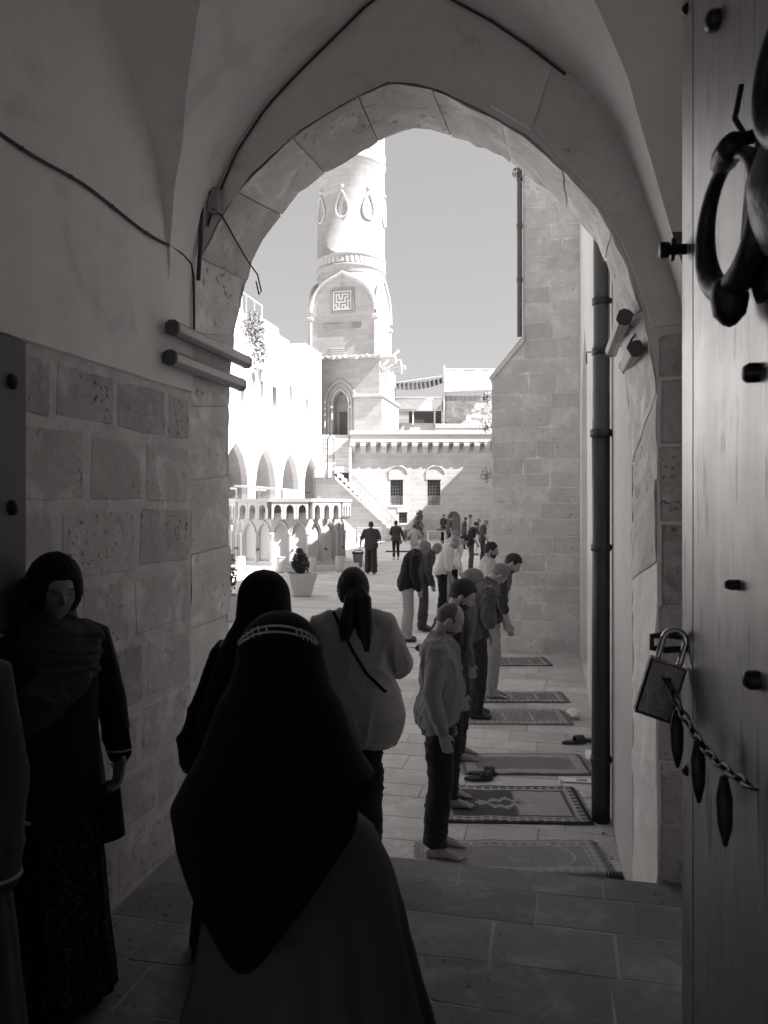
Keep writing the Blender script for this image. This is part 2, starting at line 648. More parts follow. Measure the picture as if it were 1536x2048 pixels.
gate = thing("gatehouse", "plastered vaulted stone gate passage framing the courtyard view", "gatehouse", (0, 0, 0), -TH)
B0, B1, TF, TR = -1.95, 0.66, 3.93, 4.42     # left wall, right wall, front of the arch wall, its courtyard side
# left wall
lw = MB().box((-2.6, 0.4, 0.0), (B0 + 0.0005, TF - 0.001, 5.5)).build("left_wall", "gate_mortar", gate)
rnd = random.Random(3)
# courses as the picture has them
cz = [ZP, 0.78, 1.06, 1.36, 1.68, 2.0, 2.33, 2.66, 2.935]
for i in range(len(cz) - 1):
    t = 0.9 - rnd.uniform(0, 0.3)
    while t < TF:
        w = rnd.uniform(0.34, 0.66)
        a, b = max(t, 0.6), min(t + w, TF - 0.005)
        if TF - b < 0.16:
            b = TF - 0.005
            w = 9
        mb = MB()
        g = 0.016
        stone_piece(mb, a + g, b - g, cz[i] + g + rnd.uniform(-.008, .008), cz[i + 1] - g, lambda u, v, w_: (B0 + w_, u, v),
                    -0.003, 0.0028, 0.016, 0.013, rnd)
        mb.build("wall_stone", "gate_stone", lw)
        t += w
# left plaster coat over the ashlar, up to the vault
mb = MB()
n = 24
for i in range(n):
    t0, t1 = 0.4 + (TF - 0.42) * i / n, 0.4 + (TF - 0.42) * (i + 1) / n
    z0, z1 = 2.95 + 0.012 * noise.noise((t0 * 3, 0, 0)), 2.95 + 0.012 * noise.noise((t1 * 3, 0, 0))
    x = B0 + 0.022
    mb.poly((x, t0, z0), (x, t1, z1), (x, t1, 5.3), (x, t0, 5.3))
    mb.poly((B0 - 0.01, t0, z0 - 0.006), (B0 - 0.01, t1, z1 - 0.006), (x, t1, z1), (x, t0, z0))
mb.build("wall_plaster", "vault_plaster", gate)
# right wall of the vestibule
MB().box((B1, 0.4, 0.0), (1.4, TF - 0.001, 5.5)).build("right_wall", "vault_plaster", gate)

# arch wall: a sheet on each side with the arch cut out of it, voussoirs between
NEAR = [(-1.962, 0.0), (-1.962, 1.4), (-1.962, 2.966), (-1.945, 3.352), (-1.905, 3.66), (-1.79, 3.885), (-1.602, 4.122), (-1.317, 4.337),
        (-1.068, 4.456), (-0.838, 4.54), (-0.693, 4.515), (-0.562, 4.464), (-0.319, 4.32), (-0.12, 4.185), (0.039, 4.022),
        (0.22, 3.808), (0.349, 3.528), (0.431, 3.279), (0.466, 3.132), (0.497, 2.936), (0.5, 1.4), (0.5, 0.0)]
FAR = [(-1.948, 0.0), (-1.948, 1.4), (-1.942, 3.037), (-1.899, 3.434), (-1.834, 3.675), (-1.769, 3.885), (-1.513, 4.213), (-1.293, 4.344),
       (-1.048, 4.453), (-0.898, 4.52), (-0.749, 4.54), (-0.488, 4.432), (-0.288, 4.335), (-0.121, 4.206), (0.072, 4.021),
       (0.247, 3.798), (0.327, 3.572), (0.359, 3.322), (0.40, 3.0), (0.428, 2.6), (0.432, 1.4), (0.432, 0.0)]


def resample(pts, n):
    pts = [Vector((p[0], p[1], 0)) for p in pts]
    L = [0.0]
    for a, b in zip(pts, pts[1:]):
        L.append(L[-1] + (b - a).length)
    out = []
    for i in range(n + 1):
        s = L[-1] * i / n
        j = max(k for k in range(len(L)) if L[k] <= s + 1e-9)
        j = min(j, len(pts) - 2)
        f = (s - L[j]) / max(L[j + 1] - L[j], 1e-9)
        q = pts[j].lerp(pts[j + 1], f)
        out.append((q.x, q.y))
    return out


aw = MB()
out2 = [(u, v) for u, v in NEAR] + [(1.35, 0.0), (1.35, 5.4), (-2.5, 5.4), (-2.5, 0.0)]
tris = geometry.tessellate_polygon([[Vector((u, v, 0)) for u, v in out2]])
aw.add([(u, TF, v) for u, v in out2], [tuple(t) for t in tris])
out3 = [(u, v) for u, v in FAR] + [(1.35, 0.0), (1.35, 6.4), (-6.0, 6.4), (-6.0, 0.0)]
tris = geometry.tessellate_polygon([[Vector((u, v, 0)) for u, v in out3]])
aw.add([(u, TR, v) for u, v in out3], [tuple(t) for t in tris])
archw = aw.build("arch_wall", "vault_plaster", gate)
NV = 25
per = 6


def pair_resample(A, B, n):
    """resample A by arc length and B at the same place between its own matching corners"""
    L = [0.0]
    for a, b in zip(A, A[1:]):
        L.append(L[-1] + math.hypot(b[0] - a[0], b[1] - a[1]))
    oa, ob = [], []
    for i in range(n + 1):
        q = L[-1] * i / n
        j = min(max(k for k in range(len(L)) if L[k] <= q + 1e-9), len(A) - 2)
        f = (q - L[j]) / max(L[j + 1] - L[j], 1e-9)
        oa.append((A[j][0] + (A[j + 1][0] - A[j][0]) * f, A[j][1] + (A[j + 1][1] - A[j][1]) * f))
        ob.append((B[j][0] + (B[j + 1][0] - B[j][0]) * f, B[j][1] + (B[j + 1][1] - B[j][1]) * f))
    return oa, ob


na, fa = pair_resample(NEAR, FAR, NV * per)
vr = random.Random(8)
GROUPS = [(k * 6, (k + 1) * 6) for k in range(20)] + [(120, 150)]
for k, (a0, a1) in enumerate(GROUPS):
    mb = MB()
    off = vr.uniform(-0.006, 0.009) if k < 20 else vr.uniform(-.001, .001)
    V, F = [], []
    nt = 5
    for i in range(a0, a1 + 1):
        ii = min(max(i + (0.06 if i == a0 else (-0.06 if i == a1 else 0)), 0), NV * per)
        lo, fr = int(ii), ii - int(ii)
        hi = min(lo + 1, NV * per)
        pn = Vector((na[lo][0], na[lo][1], 0)).lerp(Vector((na[hi][0], na[hi][1], 0)), fr)
        pf = Vector((fa[lo][0], fa[lo][1], 0)).lerp(Vector((fa[hi][0], fa[hi][1], 0)), fr)
        cen = Vector((-0.74, min(pn.y, 3.0), 0))
        for j in range(nt + 1):
            s = j / nt
            q = pn.lerp(pf, s)
            t = TF + 0.004 + (TR - TF + 0.012) * s
            edge = (0.004 if k < 20 else 0.001) if i in (a0, a1) else 0.0
            inw = (cen - q).normalized()
            q2 = q + inw * (0.006 + off - edge + 0.012 * noise.noise((q.x * 7, t * 7, q.y * 7)) - (0.012 * vr.random() if j == nt else 0))
            V.append((q2.x, t, q2.y))
        q = pn.lerp(pf, 0.5) - inw * 0.12
        V.append((q.x, TF + 0.2, q.y))
    m = nt + 2
    for i in range(a1 - a0):
        for j in range(nt):
            F.append((i * m + j, i * m + j + 1, (i + 1) * m + j + 1, (i + 1) * m + j))
        F.append((i * m + nt, i * m + nt + 1, (i + 1) * m + nt + 1, (i + 1) * m + nt))
        F.append((i * m + nt + 1, i * m, (i + 1) * m, (i + 1) * m + nt + 1))
    F.append(tuple(range(m)))
    F.append(tuple((a1 - a0) * m + j for j in range(m))[::-1])
    mb.add(V, F)
    mb.build("voussoir" if k < 20 else "jamb_face", "jamb_plaster" if k >= 20 else "arch_stone", archw)
# mortar body behind the voussoirs
mb = MB()
for i in range(NV * per):
    def ext(p, e=0.012):
        c = Vector((-0.74, min(p[1], 3.0)))
        q = Vector(p) - (c - Vector(p)).normalized() * e
        return q
    a, b, c, d = ext(na[i]), ext(na[i + 1]), ext(fa[i + 1]), ext(fa[i])
    mb.poly((a.x, TF + 0.002, a.y), (b.x, TF + 0.002, b.y), (c.x, TR - 0.002, c.y), (d.x, TR - 0.002, d.y))
mb.build("joint_mortar", "gate_mortar", archw)
# bare stone strip of the wall beside the opening on the right
for (u0, u1, v0, v1) in course_rects(0.506, 1.0, ZP, 3.16, (0.28, 0.4), (0.5, 0.6), 0.012, vr):
    mb = MB()
    stone_piece(mb, u0, u1, v0, v1, lambda u, v, w: (u, TF - w, v), 0.0, 0.012, 0.012, 0.008, vr)
    mb.build("jamb_stone", "gate_stone", archw)
# patched plaster on the tympanum
mb = MB()
mb.prism([(-0.30, 4.34), (-0.23, 4.55), (0.0, 4.50), (-0.10, 4.20)], lambda u, v, w: (u, TF - w, v), 0.001, 0.035)
mb.build("plaster_patch", "vault_plaster", archw)
mb = MB()
ridge = [(-0.10, 4.215), (0.075, 4.47), (0.136, 4.50), (0.33, 4.22), (0.45, 3.86), (0.56, 3.48), (0.62, 3.2), (0.47, 3.19),
         (0.445, 3.29), (0.36, 3.545), (0.232, 3.825), (0.05, 4.045)]
mb.prism(ridge, lambda u, v, w: (u, TF - w, v), 0.001, 0.022)
mb.build("plaster_patch", "dirty_plaster", archw)

# cross vault
FB = [(-1.95, 3.2), (-1.939, 3.352), (-1.91, 3.68), (-1.85, 3.93), (-1.79, 4.06), (-1.689, 4.266), (-1.515, 4.492), (-1.317, 4.665), (-1.095, 4.843),
      (-0.946, 4.965), (-0.74, 5.07), (-0.536, 4.95), (-0.294, 4.788), (-0.107, 4.638), (0.039, 4.507), (0.136, 4.42), (0.235, 4.29), (0.326, 4.142),
      (0.443, 3.81), (0.558, 3.44), (0.64, 3.15), (0.66, 2.9)]
LTc = [(3.64, 3.55), (3.605, 3.75), (3.55, 3.93), (3.489, 4.09), (3.34, 4.28), (3.175, 4.44), (3.0, 4.60), (2.8, 4.76), (2.5, 4.94), (2.27, 5.07)]
LT = LTc + [(4.54 - t, z) for t, z in LTc[::-1][1:]]


def curve_at(pts, z, left):
    """parameter on the rising (left) or falling half of a curve at height z"""
    ap = max(range(len(pts)), key=lambda i: pts[i][1])
    seq = pts[:ap + 1] if left else pts[ap:][::-1]
    if z <= seq[0][1]:
        return seq[0][0]
    for a, b in zip(seq, seq[1:]):
        if a[1] <= z <= b[1] + 1e-9:
            f = (z - a[1]) / max(b[1] - a[1], 1e-9)
            return a[0] + (b[0] - a[0]) * f
    return seq[-1][0]


fs = resample(FB, 80)
ls = resample(LT, 80)
for end in (0, 1):                                    # cells over the front and the rear of the vestibule
    mb = MB()
    V, F = [], []
    nn = 10
    for (b, z) in fs:
        tg = curve_at(LT, z, end == 0)
        t0 = TF + 0.002 if end == 0 else 0.62
        for j in range(nn + 1):
            V.append((b, t0 + (tg - t0) * j / nn, z + 0.006 * noise.noise((b * 2.2, (t0 + (tg - t0) * j / nn) * 2.2, 0))))
    for i in range(len(fs) - 1):
        for j in range(nn):
            F.append((i * (nn + 1) + j, i * (nn + 1) + j + 1, (i + 1) * (nn + 1) + j + 1, (i + 1) * (nn + 1) + j))
    mb.add(V, F, True)
    mb.build("vault_cell", "vault_plaster", gate)
for side in (0, 1):                                   # cells over the side walls
    mb = MB()
    V, F = [], []
    nn = 10
    for (t, z) in ls:
        bg_ = curve_at(FB, z, side == 0)
        b0 = B0 if side == 0 else B1
        for j in range(nn + 1):
            V.append((b0 + (bg_ - b0) * j / nn, t, z + 0.006 * noise.noise((j * .2, t * 2.2, 3))))
    for i in range(len(ls) - 1):
        for j in range(nn):
            F.append((i * (nn + 1) + j, i * (nn + 1) + j + 1, (i + 1) * (nn + 1) + j + 1, (i + 1) * (nn + 1) + j))
    mb.add(V, F, True)
    mb.build("vault_cell", "vault_plaster", gate)
# roof, street-side doorway; unseen enclosure added behind the viewer to limit rear light
mb = MB().box((-2.6, -6.0, 5.5), (1.4, TR - 0.01, 6.4))
mb.build("roof", "concrete", gate)
mb = MB()
mb.box((-2.6, 0.3, 0.0), (-1.9, 0.399, 5.4)).box((0.5, 0.3, 0.0), (1.4, 0.399, 5.4)).box((-1.9, 0.3, 4.1), (0.5, 0.399, 5.4))
mb.build("door_wall", "dirty_plaster", gate)
mb = MB().box((-3.2, -6.0, 0.0), (-2.61, 0.299, 5.4)).box((1.41, -6.0, 0.0), (2.0, 0.299, 5.4)).box((-3.2, -6.3, 0.0), (-1.2, -6.01, 5.4)).box((0.1, -6.3, 0.0), (2.0, -6.01, 5.4)).box((-1.2, -6.3, 1.75), (0.1, -6.01, 5.4))
mb.build("unseen_enclosure", "dirty_plaster", gate)

# ------------------------------------------------------------------ mosque: long wall on the right with its buttress
mosque = thing("mosque", "tall plastered prayer hall wall with stone buttress along the courtyard", "mosque", (0, 0, 0), -TH)
BW = 0.43
mb = MB()
arch = pointed(10.75, 1.75, 0.02, 3.0, 4.75, 10)
wall_holes(mb, [(TR + 0.003, -0.05), (62, -0.05), (62, 11.3), (34, 11.3), (34, 10.25), (TR + 0.003, 10.25)], [arch],
           lambda u, v, w: (BW + w + 0.012 * noise.noise((u * .8, v * .8, 0)), u, v), 0.4)
mb.poly((BW, 34, 11.3), (BW, 62, 11.3), (9, 62, 11.3), (9, 34, 11.3))
mb.poly((BW, TR, 10.25), (BW, 34, 10.25), (9, 34, 10.25), (9, TR, 10.25))
mb.poly((BW, 34, 10.25), (BW, 34, 11.3), (9, 34, 11.3), (9, 34, 10.25))
mb.poly((BW, 62, 0), (BW, 62, 11.3), (9, 62, 11.3), (9, 62, 0))
mb.poly((1.36, TR, 0), (1.36, TR, 10.25), (9, TR, 10.25), (9, TR, 0))
mb.poly((BW, TR + 0.003, 6.41), (9, TR + 0.003, 6.41), (9, TR + 0.003, 10.25), (BW, TR + 0.003, 10.25))
mb.build("wall", "mosque_plaster", mosque)
TB = 12.4
but = MB()
prof = [(-0.94, -0.05), (BW + 0.3, -0.05), (BW + 0.3, 10.2), (-0.45, 10.2), (-0.45, 4.99), (-0.94, 4.42)]
but.prism(prof, lambda u, v, w: (u, TB + w, v), -0.0015, 1.7)
bo = but.build("buttress", "buttress_mortar", mosque)
br_ = random.Random(21)
rows = []
z = 0.0
while z < 9.4:
    h = br_.uniform(0.22, 0.30)
    if z < 4.42 < z + h or abs(z + h - 4.42) < 0.12:
        h = 4.42 - z
    if h < 0.1:
        h = 0.25
    rows.append((z, z + h))
    z += h
for (z0, z1) in rows:
    if z1 <= 4.43:
        left = -0.935
    elif z0 < 4.99:
        left = -0.94 + max(0, (z1 - 4.42)) / 0.57 * 0.49 + 0.05
        left = min(left, -0.44)
    else:
        left = -0.445
    u = left
    while u < BW - 0.02:
        w = br_.uniform(0.28, 0.62)
        u1 = min(u + w, BW)
        if BW - u1 < 0.15:
            u1 = BW
        mb = MB()
        g = 0.009
        stone_piece(mb, u + g, u1 - g, z0 + g, z1 - g, lambda a, b, c: (a, TB - c, b), -0.003, 0.007, 0.010, 0.010, br_)
        mb.build("buttress_stone", "buttress_stone", bo)
        u = u1
# sloped coping of the shoulder
mb = MB().prism([(-0.985, 4.36), (-0.93, 4.33), (-0.42, 4.93), (-0.44, 5.02)], lambda u, v, w: (u, TB - 0.04 + w, v), 0.0, 1.78)
mb.build("coping", "buttress_stone", bo)

# drainpipes
dp = thing("drainpipe", "thick black drainpipe with collars standing against the mosque wall", "pipe", Q(0.352, 5.88, 0), -TH)
MB().lathe([(0.0, 0.0), (0.066, 0.0), (0.068, 0.3), (0.064, 1.4), (0.066, 2.88), (0.05, 2.885)], 18).build("lower_pipe", "pipe_black", dp)
prof = []
for i in range(40):
    z = 2.88 + i * 0.06
    prof.append((0.054 + (0.012 * abs(noise.noise((z * 4, 0, 0))) + 0.004 if z < 3.5 else 0), z))
MB().lathe(prof + [(0.054, 11.2)], 18).build("upper_pipe", "pipe_upper", dp)
for zc, rr in ((0.46, 0.074), (2.02, 0.073), (2.86, 0.078), (3.46, 0.066), (3.83, 0.064)):
    MB().lathe([(rr - .012, zc - .03), (rr, zc - .026), (rr, zc + .022), (rr - .012, zc + .03)], 18).build("collar", "pipe_black", dp)
MB().tube([(0.062, 0.055, 0.02), (0.062, 0.055, 4.2)], 0.008, 6).build("conduit", "pale_metal", dp)
for zc in (0.46, 2.02, 3.83):
    MB().box((0.03, -0.02, zc - .015), (0.09, 0.02, zc + .015)).build("bracket", "iron", dp)

dp2 = thing("downspout", "slim dark downspout on the upper edge of the buttress", "pipe", Q(-0.50, TB - 0.02, 0), -TH)
MB().tube([(0, 0, 5.0), (0, 0, 11.2)], 0.042, 10).build("pipe", "pipe_upper", dp2)
for zc in (5.9, 6.75, 7.5):
    MB().lathe([(0.043, zc - .03), (0.05, zc - .03), (0.05, zc + .03), (0.043, zc + .03)], 12).build("collar", "pipe_upper", dp2)
rl = random.Random(4)
for i, (px, py, r_, lab) in enumerate([(972, 795, 0.11, "small leafy weed growing on the buttress edge beside the white canopy"),
                                      (972, 855, 0.10, "small leafy weed rooted in the buttress edge at parapet height"),
                                      (972, 950, 0.15, "tuft of caper leaves hanging from the buttress edge beside a barred window"),
                                      (1031, 345, 0.09, "thin sprig growing out behind the downspout high on the buttress")]):
    c = P(px, py, 12.15)
    w = thing("wall_weed", lab, "plant", c, 0)
    mb = MB()
    leaf_mesh(mb, (0, 0, 0), (r_ * .7, r_ * .5, r_), 60, 0.02, rl, fill=0.1)
    mb.build("leaves", "foliage", w)
    MB().tube([(0.10, 0.02, 0.0), (0.03, 0, 0.01), (-0.02, 0, -0.03)], 0.005, 5).build("stem", "foliage", w)

# ------------------------------------------------------------------ arcade building on the left (sunlit)
BL = -15.3
arcade = thing("arcade_building", "tall sunlit pale stone building with pointed arcade and slit windows", "building", Q(BL, 36, 0), -TH)
# local frame: x = b - BL, y = t - 36, z
fnA = lambda u, v, w: (-w, u - 36, v)
arches = []
for k in range(-3, 4):
    tc = 35.4 + 4.08 * k + 0.35
    if tc < 49:
        arches.append((tc, pointed(tc, 3.1, 0.01, 2.9, 5.45, 8, 0.5)))
slits = []
for (px, py, w_, h_) in [(524, 782, 0.55, 1.1), (548, 793, 0.5, 1.1), (582, 790, 0.5, 1.0), (614, 812, 0.5, 0.9), (485, 790, 0.5, 1.1)]:
    u = (px - 768) / F_PX
    d = BL / (u * CT - ST)
    t = d * (u * ST + CT)
    z = HC + (HOR - py) / F_PX * d
    slits.append((t, z, w_, h_))
mb = MB()
sl_polys = [[(t - w / 2, z - h / 2), (t + w / 2, z - h / 2), (t + w / 2, z + h / 2), (t - w / 2, z + h / 2)] for t, z, w, h in slits]
roof = [(20, 12.1), (43.6, 12.1), (43.6, 11.75), (46.6, 11.75), (46.6, 12.6), (50.2, 12.6)]
wall_holes(mb, [(20, -0.05)] + roof + [(50.2, -0.05)], [a for _, a in arches] + sl_polys, fnA, 0.35, back=False)
# end wall and roof
mb.poly(fnA(50.2, -0.05, 0), fnA(50.2, 12.6, 0), fnA(50.2, 12.6, 8), fnA(50.2, -0.05, 8))
for (a, b) in zip(roof, roof[1:]):
    mb.poly(fnA(a[0], a[1], 0), fnA(b[0], b[1], 0), fnA(b[0], b[1], 8), fnA(a[0], a[1], 8))
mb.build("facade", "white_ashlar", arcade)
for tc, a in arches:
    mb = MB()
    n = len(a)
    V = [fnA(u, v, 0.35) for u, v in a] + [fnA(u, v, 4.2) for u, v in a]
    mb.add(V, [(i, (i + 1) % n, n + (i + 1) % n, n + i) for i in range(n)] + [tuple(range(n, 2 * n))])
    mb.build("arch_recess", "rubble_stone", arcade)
for q in sl_polys:
    MB().poly(*[fnA(u, v, 0.34) for u, v in q]).build("window_pane", "window_dark", arcade)
for t, z, w, h in slits:
    mb = MB()
    for i in range(1, 3):
        mb.box((-0.30, t - 36 - w / 2 + w * i / 3 - .02, z - h / 2), (-0.26, t - 36 - w / 2 + w * i / 3 + .02, z + h / 2))
    for i in range(1, 5):
        mb.box((-0.305, t - 36 - w / 2, z - h / 2 + h * i / 5 - .02), (-0.262, t - 36 + w / 2, z - h / 2 + h * i / 5 + .02))
    mb.build("window_grille", "iron", arcade)
for tc, a in arches:
    MB().tube([(-0.5, tc - 36 - 1.2, 3.15), (-0.5, tc - 36 + 1.2, 3.15)], 0.06, 6).build("tie_beam", "wood_bench", arcade)
    # low parapet in the arch
    MB().cbox((-0.62, tc - 36 - 1.26, 0.0), (-0.4, tc - 36 + 1.26, 1.3), 0.03).build("parapet", "carved_stone", arcade)
MB().cbox((-4.0, 40.0 - 36, 12.1), (-0.4, 43.0 - 36, 12.75), 0.05).build("roof_terrace", "concrete", arcade)
mb = MB()
for i in range(12):
    mb.tube([(-0.15, 27.5 + i * 1.1 - 36, 12.1), (-0.15, 27.5 + i * 1.1 - 36, 13.2)], 0.03, 5)
mb.tube([(-0.15, 27.5 - 36, 13.2), (-0.15, 39.6 - 36, 13.2)], 0.035, 5)
mb.build("roof_railing", "pale_metal", arcade)
MB().tube([(0.06, 41.3 - 36, 12.0), (0.06, 41.3 - 36, 6.0)], 0.05, 6).build("downpipe", "pale_metal", arcade)
MB().box((0.0, 46.9 - 36, 10.4), (0.05, 47.0 - 36, 12.1)).build("cable_box", "grey_metal", arcade)
# rooftop things
u_ = (484 - 768) / F_PX
rp = thing("rooftop_lamp", "double globe lamp post standing on the sunlit roof terrace", "lamp", Q(BL - 0.8, 37.5, 12.1), -TH)
MB().tube([(0, 0, 0), (0, 0, 2.5)], 0.07, 8).build("post", "pale_metal", rp)
MB().tube([(0, -0.35, 2.45), (0, 0.35, 2.45)], 0.03, 6).build("arm", "pale_metal", rp)
for s in (-1, 1):
    MB().lathe([(0, -.16), (.12, -.1), (.16, 0), (.12, .1), (0, .16)], 10, (0, s * .38, 2.6)).build("globe", "canvas_white", rp)
mast = thing("rooftop_mast", "thin pale antenna mast rising from the sunlit roof", "antenna", Q(BL - 2.5, 42.4, 12.75), -TH)
MB().tube([(0, 0, 0), (0, 0, 3.0)], 0.035, 6).build("pole", "pale_metal", mast)
MB().box((-0.5, -1.2, 0.0), (0.0, 0.2, 1.1)).build("screen_panel", "canvas_white", mast)
sh = thing("hanging_shrub", "bushy plant hanging over the roof edge of the arcade building", "plant", Q(BL + 0.15, 37.3, 11.2), -TH)
mb = MB()
rs = random.Random(9)
leaf_mesh(mb, (0.2, 0, 0.3), (0.5, 1.3, 0.9), 500, 0.11, rs, fill=0.1)
leaf_mesh(mb, (0.2, 0.9, -0.7), (0.35, 0.7, 0.9), 260, 0.10, rs, fill=0.1)
mb.build("leaves", "foliage_pale", sh)
wl = thing("wall_lantern", "small lantern bracketed to the white facade below the hanging shrub", "lamp", Q(BL, 38.0, 9.3), -TH)
MB().lathe([(0.02, -.55), (.1, -.4), (.12, 0), (.3, .1), (.05, .3)], 8, (.35, 0, 0)).build("lantern", "grey_metal", wl)
MB().tube([(0, 0, .15), (.35, 0, .3)], 0.03, 5).build("bracket", "iron", wl)

# kiosk with a white canopy in front of the arcade
kk = thing("kiosk", "small kiosk with white canopy and counter under the arcade", "kiosk", Q(-13.0, 34.4, 0), -TH)
mb = MB()
mb.prism([(-1.2, 3.25), (1.2, 3.05), (1.2, 2.62), (1.12, 2.62), (1.12, 2.98), (-1.2, 3.15)], lambda u, v, w: (u, w, v), -1.5, 1.5)
mb.build("canopy", "canvas_white", kk)
for sx in (-1.1, 1.05):
    for sy in (-1.4, 1.4):
        MB().tube([(sx, sy, 0), (sx, sy, 3.1)], 0.045, 6).build("post", "pale_metal", kk)
MB().cbox((-0.9, -1.3, 0), (0.2, 1.3, 1.05), 0.02).build("counter", "wood_bench", kk)
MB().cbox((-0.8, -1.2, 1.06), (0.1, -0.2, 1.7), 0.02).build("display_case", "window_dark", kk)

# ------------------------------------------------------------------ far courtyard wall (parallel to the picture plane)
DW = 52.0
XL, XR = -2.2, 13.0
ZT = 7.25
cw = thing("courtyard_wall", "ashlar courtyard wall with corbelled cornice and two barred windows", "wall", (0, DW, 0))
fnW = lambda u, v, w: (u, w, v)


def rect(px0, px1, py0, py1, d=DW):
    a, b = P(px0, py1, d), P(px1, py0, d)
    return [(a.x, a.z), (b.x, a.z), (b.x, b.z), (a.x, b.z)]


wins = [rect(781, 806, 960, 1010), rect(855, 881, 960, 1010), rect(798, 814, 1025, 1046)]
dcx = P(908, 1040, DW).x
door_o = [(dcx - .46, 0.0), (dcx - .46, 1.35), (dcx - .40, 1.62), (dcx - .25, 1.82), (dcx, 1.9), (dcx + .25, 1.82), (dcx + .40, 1.62), (dcx + .46, 1.35), (dcx + .46, 0.0)]
door_o = [(u, v + 0.01) for u, v in door_o]
mb = MB()
wall_holes(mb, [(XL, -0.05), (XR, -0.05), (XR, ZT), (XL, ZT)], wins + [door_o], fnW, 0.3)
mb.poly((XL, 0, -.05), (XL, 0, ZT), (XL, 9, ZT), (XL, 9, -.05))
mb.poly((XL, 0, ZT), (XR, 0, ZT), (XR, 30, ZT), (XL, 30, ZT))
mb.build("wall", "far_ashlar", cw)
# cornice: coping, band, corbels with the little arches between them
MB().cbox((XL - .1, -0.55, ZT - 0.22), (XR, 0.2, ZT + 0.04), 0.03).build("coping", "step_stone", cw)
MB().cbox((XL - .05, -0.46, ZT - 0.72), (XR, 0.0, ZT - 0.224), 0.02).build("cornice_band", "carved_stone", cw)
k = 0
x = XL + 0.1
while x < 8.2:
    mb = MB()
    w2 = 0.19
    mb.prism([(-0.45, ZT - 0.722), (-0.45, ZT - 0.95), (-0.38, ZT - 1.08), (-0.24, ZT - 1.16), (-0.12, ZT - 1.3), (0.0, ZT - 1.42), (0.0, ZT - 0.722)],
             lambda u, v, w: (x + w, u, v), -w2, w2)
    # spandrel arches either side
    sp = [(x + w2, ZT - .723)] + [(x + w2 + (0.695 - 2 * w2) * i / 6, ZT - .723 - 0.12 * (1 - math.sin(math.pi * i / 6))) for i in range(7)] + [(x + .695 - w2, ZT - .723)]
    mb.prism(sp[1:], lambda u, v, w: (u, w, v), -0.44, 0.0)
    mb.build("corbel", "carved_stone", cw)
    x += 0.695
for i, wv in enumerate(wins):
    (x0, z0), (x1, z1) = wv[0], wv[2]
    fr = MB().box((x0, 0.2, z0), (x1, 0.24, z1)).build("window", "window_dark", cw)
    mb = MB()
    nb = 5 if i < 2 else 3
    for j in range(1, nb):
        xx = x0 + (x1 - x0) * j / nb
        mb.tube([(xx, 0.1, z0), (xx, 0.1, z1)], 0.018, 5)
    nb = 8 if i < 2 else 4
    for j in range(1, nb):
        zz = z0 + (z1 - z0) * j / nb
        mb.tube([(x0, 0.1, zz), (x1, 0.1, zz)], 0.018, 5)
    mb.build("grille", "rail_metal", fr)
    MB().box((x0, 0.16, z0), (x1, 0.19, z0 + (z1 - z0) * 0.38)).build("curtain", "grey_metal", fr) if i < 2 else None
    MB().cbox((x0 - .12, -0.04, z1 + 0.01), (x1 + .12, 0.1, z1 + 0.36), 0.02).build("lintel", "carved_stone", fr)
    MB().cbox((x0 - .1, -0.05, z0 - 0.16), (x1 + .1, 0.1, z0 - 0.01), 0.02).build("sill", "carved_stone", fr)
    if i < 2:
        cx = (x0 + x1) / 2 + 0.1
        MB().tube([(cx + .62 * math.cos(a), -0.01, z1 + .45 + .5 * math.sin(a)) for a in [math.pi * j / 12 for j in range(13)]], 0.06, 6).build("relieving_arch", "carved_stone", fr)
MB().prism([(u, v) for u, v in door_o], lambda u, v, w: (u, w, v), 0.18, 0.24).build("door", "wood_dark", cw)

# ------------------------------------------------------------------ staircase in front of that wall
DS = 50.0
st = thing("staircase", "outdoor stone staircase climbing to the minaret terrace", "stairs", (0, DS, 0))
x_top, x_bot, z_top = P(668, 0, DS).x, P(806, 0, DS).x, P(0, 940, DS).z
NS = 17
zs_ = [(i + 1) * z_top / NS for i in range(NS)]
run = (x_bot - x_top) / NS
poly = [(x_top - 1.2, -.1), (x_bot, -.1)]
for i in range(NS):
    xx = x_bot - run * i
    poly.append((xx - 0.03, zs_[i] - 0.3))
    poly.append((xx - run - 0.03, zs_[i] - 0.3))
poly += [(x_top - 1.2, z_top - 0.3)]
mb = MB()
mb.prism(poly, lambda u, v, w: (u, w, v), 0.0, 1.9)
stw = mb.build("stair_wall", "far_ashlar", st)
for i in range(NS):
    xx = x_bot - run * i
    MB().cbox((xx - run - 0.03, -0.34, zs_[i] - z_top / NS + 0.004), (xx, 1.9, zs_[i]), 0.012).build("step", "step_stone", st)
MB().prism([(x_bot, -.06), (x_bot, .10), (x_top - .03, z_top - z_top / NS), (x_top - 1.25, z_top - z_top / NS), (x_top - 1.25, z_top - .5), (x_top - .03, z_top - .5)], lambda u, v, w: (u, w, v), -0.33, -0.001).build('stringer', 'far_ashlar', st)
MB().cbox((x_top - 1.25, -0.34, z_top - z_top / NS + .004), (x_top - 0.07, 1.9, z_top), 0.012).build("landing", "step_stone", st)
NU = 9
for i in range(NU):                                    # upper flight, away from the viewer
    z1 = z_top + (i + 1) * (ZT - z_top) / NU
    MB().cbox((x_top - 1.2, 1.5 + i * 0.3, z_top - 0.1), (x_top + 0.9, 1.5 + (i + 1) * 0.3 - 0.002, z1), 0.012).build("step", "step_stone", st)
MB().cbox((x_top + 0.902, 1.4, 0), (XL + 0.01, 1.99, z_top + 1.55), 0.02).build("side_wall", "far_ashlar", st)
